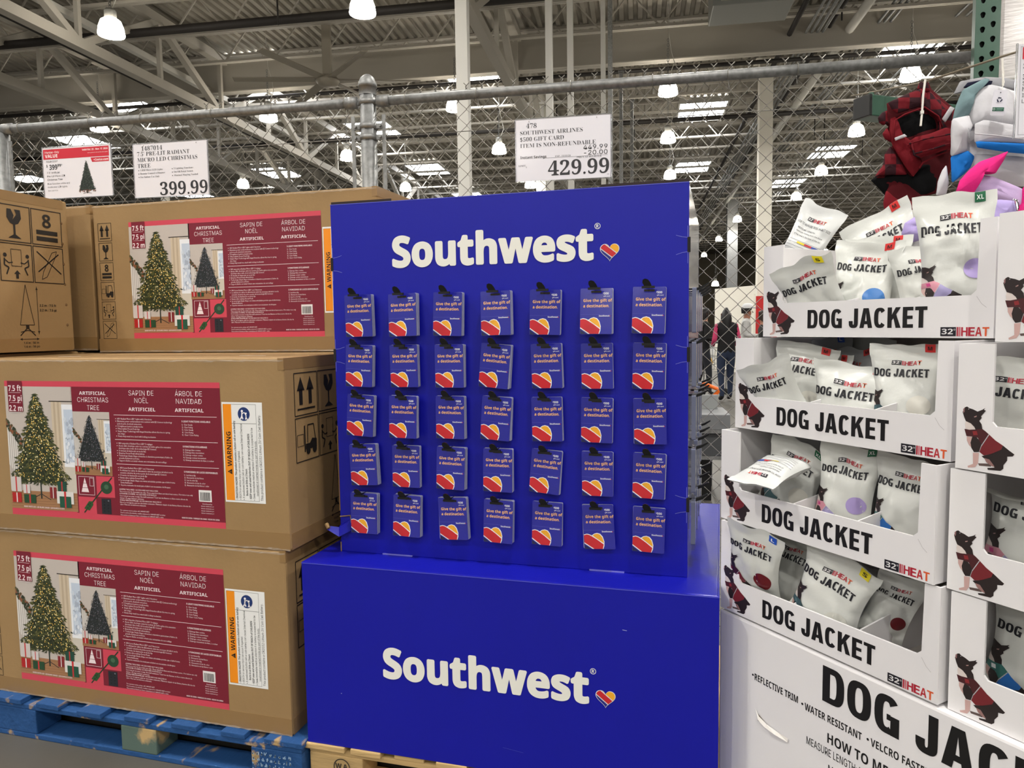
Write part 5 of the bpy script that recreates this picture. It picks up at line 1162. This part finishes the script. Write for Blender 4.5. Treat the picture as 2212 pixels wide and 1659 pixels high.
panel(U_, 'film_edge', [(1500, 1285), (1545, 1300), (1555, 1370), (1530, 1420), (1545, 1500), (1505, 1505), (1520, 1400)], CR, 1.69, CLEAR, .006, -.01)
U2 = hang('jacket_pouch', 1970, 490, 1.83, 'crumpled lilac jacket between the leaning pouches of the top tray'); U2['category'] = 'pouch'
panel(U2, 'lilac_padding', [(560, 1500), (640, 1450), (700, 1410), (730, 1500), (720, 1650), (600, 1680), (535, 1600)], CR, 1.83, LV2, .03, 0, 80)
# sign at the right edge
q = CAM + ray(2195, 200) * 1.66; sg = empty('price_sign', (q.x, q.y, q.z - .1), YAW - .1, 'white sign with red header cut off by the right edge', 'sign', 'price signs')
MB().box((0, -.001, 0), (.26, .001, .205)).build('sheet', PAPER, sg); MB().box((-.003, -.002, -.002), (.0, .002, .207)).build('sleeve_edge', CLEAR, sg)
p = Print(); p.rect(.010, .172, .25, .198, RD, 1); p.frame(.006, .006, .254, .2, .0008, (150, 150, 156), 1)
for i, (t, h_, b) in enumerate((('3', .010, .02), ('3', .011, .02), ('S', .009, 0), ('N', .009, 0), ('Ite', .008, 0), ('LIM', .008, 0))): p.text(t, .012, .152 - (0, .024, .037, .05, .063, .076)[i], h_, BK, 1, bold=b)
p.build('sign_print', sg, o=(0, -.0012, 0))
MB().tube([(.02, 0, .205), (.03, .01, .25)], .002, 5).build('strap', BLACKP, sg)

# ================================================================== background seen through the gap
q = ony(1553, 720, 21); pw = MB().box((0, 0, 0), (7, .15, 2.42)).build('wall_partition', PARTW, None); pw.location = (q.x, q.y, 0); pw.rotation_euler.z = BA; tag(pw, 'low white partition wall behind the shoppers', kind='structure')
pw2 = MB().box((-.15, -9, 0), (0, 0, 2.42)).build('side_leaf', PARTW, pw); pw2.rotation_euler.z = math.radians(28)
q = ony(1632, 705, 18.5); rd = empty('red_door', (q.x, q.y, 0), BA, 'red door panel beside the white partition behind the shoppers', 'door')
MB().box((0, 0, 0), (.9, .06, 2.1)).build('panel', REDM, rd); MB().box((-.06, -.01, 0), (0, .07, 2.16)).build('frame', PARTW, rd); MB().box((.9, -.01, 0), (.96, .07, 2.16)).build('frame', PARTW, rd); MB().tube([(.8, -.02, 1.0), (.8, -.08, 1.0), (.7, -.08, 1.0)], .012, 6).build('handle', GALV, rd)
q = ony(1582, 620, 40); column(1582, 40, .55, GALV, 'far grey round looking duct column on the back wall', 8.2)
# grey checkout cabinet with an orange cart handle beside it
CABM, CABD = mat('cabinet_grey', (120, 122, 124), .5), mat('cabinet_dark', (70, 72, 74), .5)
q = ony(1540, 1085, 3.95); cz = lambda py: ony(1540, py, 3.95).z
cb = empty('metal_cabinet', (q.x, 3.95, 0), math.radians(5), 'dark grey steel cabinet on a black leg behind the fence, beside the display', 'cabinet')
MB().box((-.42, 0, cz(985)), (.16, .5, cz(935))).build('drawer_unit', CABD, cb, bevel=.006); MB().box((-.42, -.02, cz(928)), (.125, .5, cz(895))).build('upper_box', CABM, cb, bevel=.006); MB().box((-.44, -.03, cz(935)), (.14, .52, cz(928))).build('shelf', GALV, cb); MB().box((-.40, .35, cz(895)), (.06, .37, cz(862))).build('back_screen', mat('screen_grey', (150, 153, 152), .4), cb, bevel=.004)
MB().box((-.30, .1, 0), (-.005, .45, cz(985))).build('leg', BLACKP, cb); MB().box((-.43, -.03, cz(992)), (.17, .52, cz(985))).build('base_rail', GALV, cb); MB().tube([(.06, -.02, cz(912)), (.06, -.03, cz(912))], .01, 8).build('lock', GALV, cb)
q = ony(1512, 826, 4.6); hc = empty('orange_handle', (q.x, q.y, q.z), 0, 'bent orange plastic cart handle behind the fence beside the display', 'handle')
OR_ = mat('orange_plastic', (232, 106, 24), .4)
a = Vector((0, 0, 0)); b = ony(1552, 840, 4.6) - q; c = ony(1536, 862, 4.6) - q
MB().tube([a, a.lerp(b, .5), b - Vector((.01, 0, -.0)), b + Vector((0, 0, -.02)), c, c + Vector((0, 0, -.06))], .016, 10).build('grip', OR_, hc, smooth=True); MB().tube([c + Vector((0, 0, -.06)), c + Vector((0, 0, -.5)), Vector((c.x, 0, -q.z))], .014, 8).build('stem', CABD, hc)

# ------------------------------------------------------------------ shoppers
SKIN, SKIN2 = mat('skin', (176, 128, 104), .6), mat('skin_tan', (150, 102, 80), .6)
def person(px, Y, label, hgt, face, top, legs, skin=SKIN, hair=(20, 16, 15), hairlen=.12, sleeve=None, cap=None, arm=.35, stride=.1):
    q = ony(px, 800, Y); E = empty('person', (q.x, q.y, 0), face, label, 'person', 'shoppers'); k = hgt / 1.72
    V = [(0, 0, .96), (0, .01, 1.12), (0, .02, 1.30), (0, .01, 1.43), (0, 0, 1.50), (0, -.01, 1.57), (0, -.015, 1.65)]; Rr = [.145, .13, .15, .12, .055, .085, .08]; Ed = [(0, 1), (1, 2), (2, 3), (3, 4), (4, 5), (5, 6)]
    for s in (-1, 1):
        n = len(V); V += [(s * .17, .01, 1.40), (s * .23, .03, 1.14), (s * .21, -.20 * arm * 2, .98 + .25 * arm), (s * .19, -.26 * arm * 2, .96 + .3 * arm)]; Rr += [.062, .048, .038, .04]; Ed += [(3, n), (n, n + 1), (n + 1, n + 2), (n + 2, n + 3)]
        n = len(V); V += [(s * .09, 0, .86), (s * .1, -.02 + s * stride * .5, .48), (s * .1, .02 + s * stride, .09), (s * .105, -.10 + s * stride, .04)]; Rr += [.1, .066, .045, .042]; Ed += [(0, n), (n, n + 1), (n + 1, n + 2), (n + 2, n + 3)]
    me = bpy.data.meshes.new('body'); me.from_pydata([tuple(c * k for c in v) for v in V], Ed, [])
    o = bpy.data.objects.new('body', me); COL.objects.link(o)
    bpy.context.view_layer.objects.active = o; sk = o.modifiers.new('s', 'SKIN'); 
    for i, r in enumerate(Rr): me.skin_vertices[0].data[i].radius = (r * k * (1.25 if i in (0, 1, 2, 3) else 1), r * k * .8 if i in (0, 1, 2, 3) else r * k)
    me.skin_vertices[0].data[0].use_root = True
    o.modifiers.new('u', 'SUBSURF').levels = 2
    dg = bpy.context.evaluated_depsgraph_get(); m2 = bpy.data.meshes.new_from_object(o.evaluated_get(dg)); bpy.data.objects.remove(o)
    cm = lambda c, nm: mat('cloth_%s_%d_%d_%d' % ((nm,) + c), c, .85)
    m2.materials.clear(); ms = [skin, cm(top, 'top'), cm(legs, 'legs'), cm(sleeve or top, 'sleeve'), cm((30, 28, 28), 'shoe')]
    for m in ms: m2.materials.append(m)
    for f in m2.polygons:
        z = f.center.z / k; x = abs(f.center.x) / k
        f.material_index = 4 if z < .1 else 0 if z > 1.475 else 2 if z < .93 and x < .19 else 0 if x > .16 and z < 1.02 + .2 * arm and f.center.y < -.18 * arm * 2 * k else 3 if x > .185 else 1
    m2.shade_smooth(); b = link(bpy.data.objects.new('body', m2), E)
    hm_ = MB(); H0 = Vector((0, -.015, 1.625)) * k
    n, vs = 16, []
    for j in range(9):   # hair shell over crown and down the back
        t = j / 8; zc = .12 - t * (.12 + hairlen); r = .108 * math.sin(min(1, t * 2.2 + .12) * PI / 2) * (1 - .15 * max(0, t - .6))
        for i in range(n):
            a = 2 * PI * i / n; fx = math.cos(a); fy = math.sin(a); lift = .07 * max(0, -fy) * min(1, t * 2)
            vs.append(H0 + Vector((fx * r * .92, fy * r * (1.05 if fy > 0 else .9) + .012, zc + lift * (1 + hairlen * 2.2))) * k)
    hm_.add(vs, [(j * n + i, j * n + (i + 1) % n, (j + 1) * n + (i + 1) % n, (j + 1) * n + i) for j in range(8) for i in range(n)] + [tuple(range(n))[::-1]])
    hm_.build('hair', mat('hair_%d' % hair[0], hair, .5), E, smooth=True)
    f = MB(); fy = -.095 * k
    for s in (-1, 1): f.lathe([(0, .006), (.008, 0), (0, -.006)], 8, H0 + Vector((s * .03, -.082, .0)) * k); f.lathe([(0, .025), (.012, .01), (.01, -.02), (0, -.03)], 6, H0 + Vector((s * .088, .0, -.01)) * k)
    f.add([H0 + Vector(v) * k for v in ((0, -.085, .0), (-.012, -.085, -.04), (.012, -.085, -.04), (0, -.112, -.035))], [(0, 1, 3), (0, 3, 2), (1, 2, 3)]); f.box(H0 + Vector((-.022, -.09, -.062)) * k, H0 + Vector((.022, -.082, -.054)) * k)
    f.build('face', mat('face_dark', (96, 60, 52), .6), E)
    if cap:
        c = MB().lathe([(.112 * k, .05 * k), (.112 * k, .075 * k), (.098 * k, .12 * k), (.06 * k, .145 * k), (0, .15 * k)], 18, H0); c.build('cap', mat('cap_cloth', cap, .8), E, smooth=True)
        MB().add([H0 + Vector(v) * k for v in ((-.085, -.07, .055), (-.05, -.19, .045), (.05, -.19, .045), (.085, -.07, .055), (-.085, -.07, .063), (-.05, -.19, .053), (.05, -.19, .053), (.085, -.07, .063))], [(0, 1, 2, 3), (7, 6, 5, 4), (0, 4, 5, 1), (1, 5, 6, 2), (2, 6, 7, 3)]).build('cap_peak', mat('cap_peak_cloth', (60, 84, 130), .8), E)
    return E
person(1568, 11.9, 'person with long black hair, black vest over pink sleeves and jeans, seen from behind', 1.66, PI + .3, (18, 17, 19), (38, 50, 74), hair=(14, 12, 13), hairlen=.42, sleeve=(206, 66, 110), arm=.3, stride=.08)
person(1612, 13.6, 'person in a light grey hooded top and white and blue cap, side on', 1.74, PI / 2, (196, 196, 194), (60, 66, 80), skin=SKIN2, hairlen=.05, cap=(226, 228, 230), arm=.6)
person(1520, 12.6, 'person in a black jacket at the edge of the display, mostly hidden', 1.68, PI / 2 + .4, (22, 22, 24), (40, 42, 50), arm=.6)
person(1649, 11.6, 'person in a dark top facing left just below the top tray', 1.60, -PI / 2 + .2, (40, 42, 40), (44, 46, 54), hair=(48, 36, 30), hairlen=.14, arm=.7)
person(1716, 13.2, 'person in a green grey jacket seen between the two upper trays', 1.64, .3, (96, 104, 84), (60, 60, 66), hair=(60, 44, 36), hairlen=.1, arm=.6)
person(1770, 12.4, 'person in a bright pink top seen between the two upper trays', 1.62, -.4, (214, 60, 110), (50, 54, 66), hair=(30, 24, 22), hairlen=.2, arm=.6)
# shopping cart near the shoppers
q = ony(1524, 800, 13.4); ct = empty('shopping_cart', (q.x, q.y, 0), .5, 'wire shopping cart with yellow goods beside the shopper with long hair', 'cart')
wm = MB()
for i in range(9):
    x = -.25 + i * .0625; wm.tube([(x, -.4, .9), (x * .85, -.36, .5), (x * .85, .4, .46), (x, .45, .95)], .006, 4)
for z, y0, y1 in ((.6, -.37, .42), (.75, -.385, .435), (.92, -.4, .45)):
    for x in (-.26, .26): wm.tube([(x, y0, z), (x, y1, z)], .007, 4)
    for y in (y0, y1): wm.tube([(-.26, y, z), (.26, y, z)], .007, 4)
wm.build('basket', GALV, ct)
fr = MB()
for x in (-.24, .24): fr.tube([(x, -.45, 1.02), (x, -.42, .5), (x, .35, .16), (x, .4, .1)], .012, 6); fr.tube([(x, -.40, .5), (x, -.38, .1)], .012, 6)
fr.build('frame', GALV, ct); MB().tube([(-.27, -.46, 1.03), (.27, -.46, 1.03)], .017, 8).build('handle', CABD, ct)
w0 = None
for x in (-.24, .24):
    for y in (-.38, .4): MB().tube([(x - .015, y, .06), (x + .015, y, .06)], .06, 14).build('wheel', BLACKP, ct)
yb = MB().lathe([(0, 0), (.1, .02), (.13, .1), (.08, .2), (0, .22)], 14).build('yellow_bag', mat('yellow_film', (238, 186, 30), .4), None, smooth=True); yb.location = (q.x + .02, q.y, .53); tag(yb, 'yellow bag of goods lying in the shopping cart', 'bag')
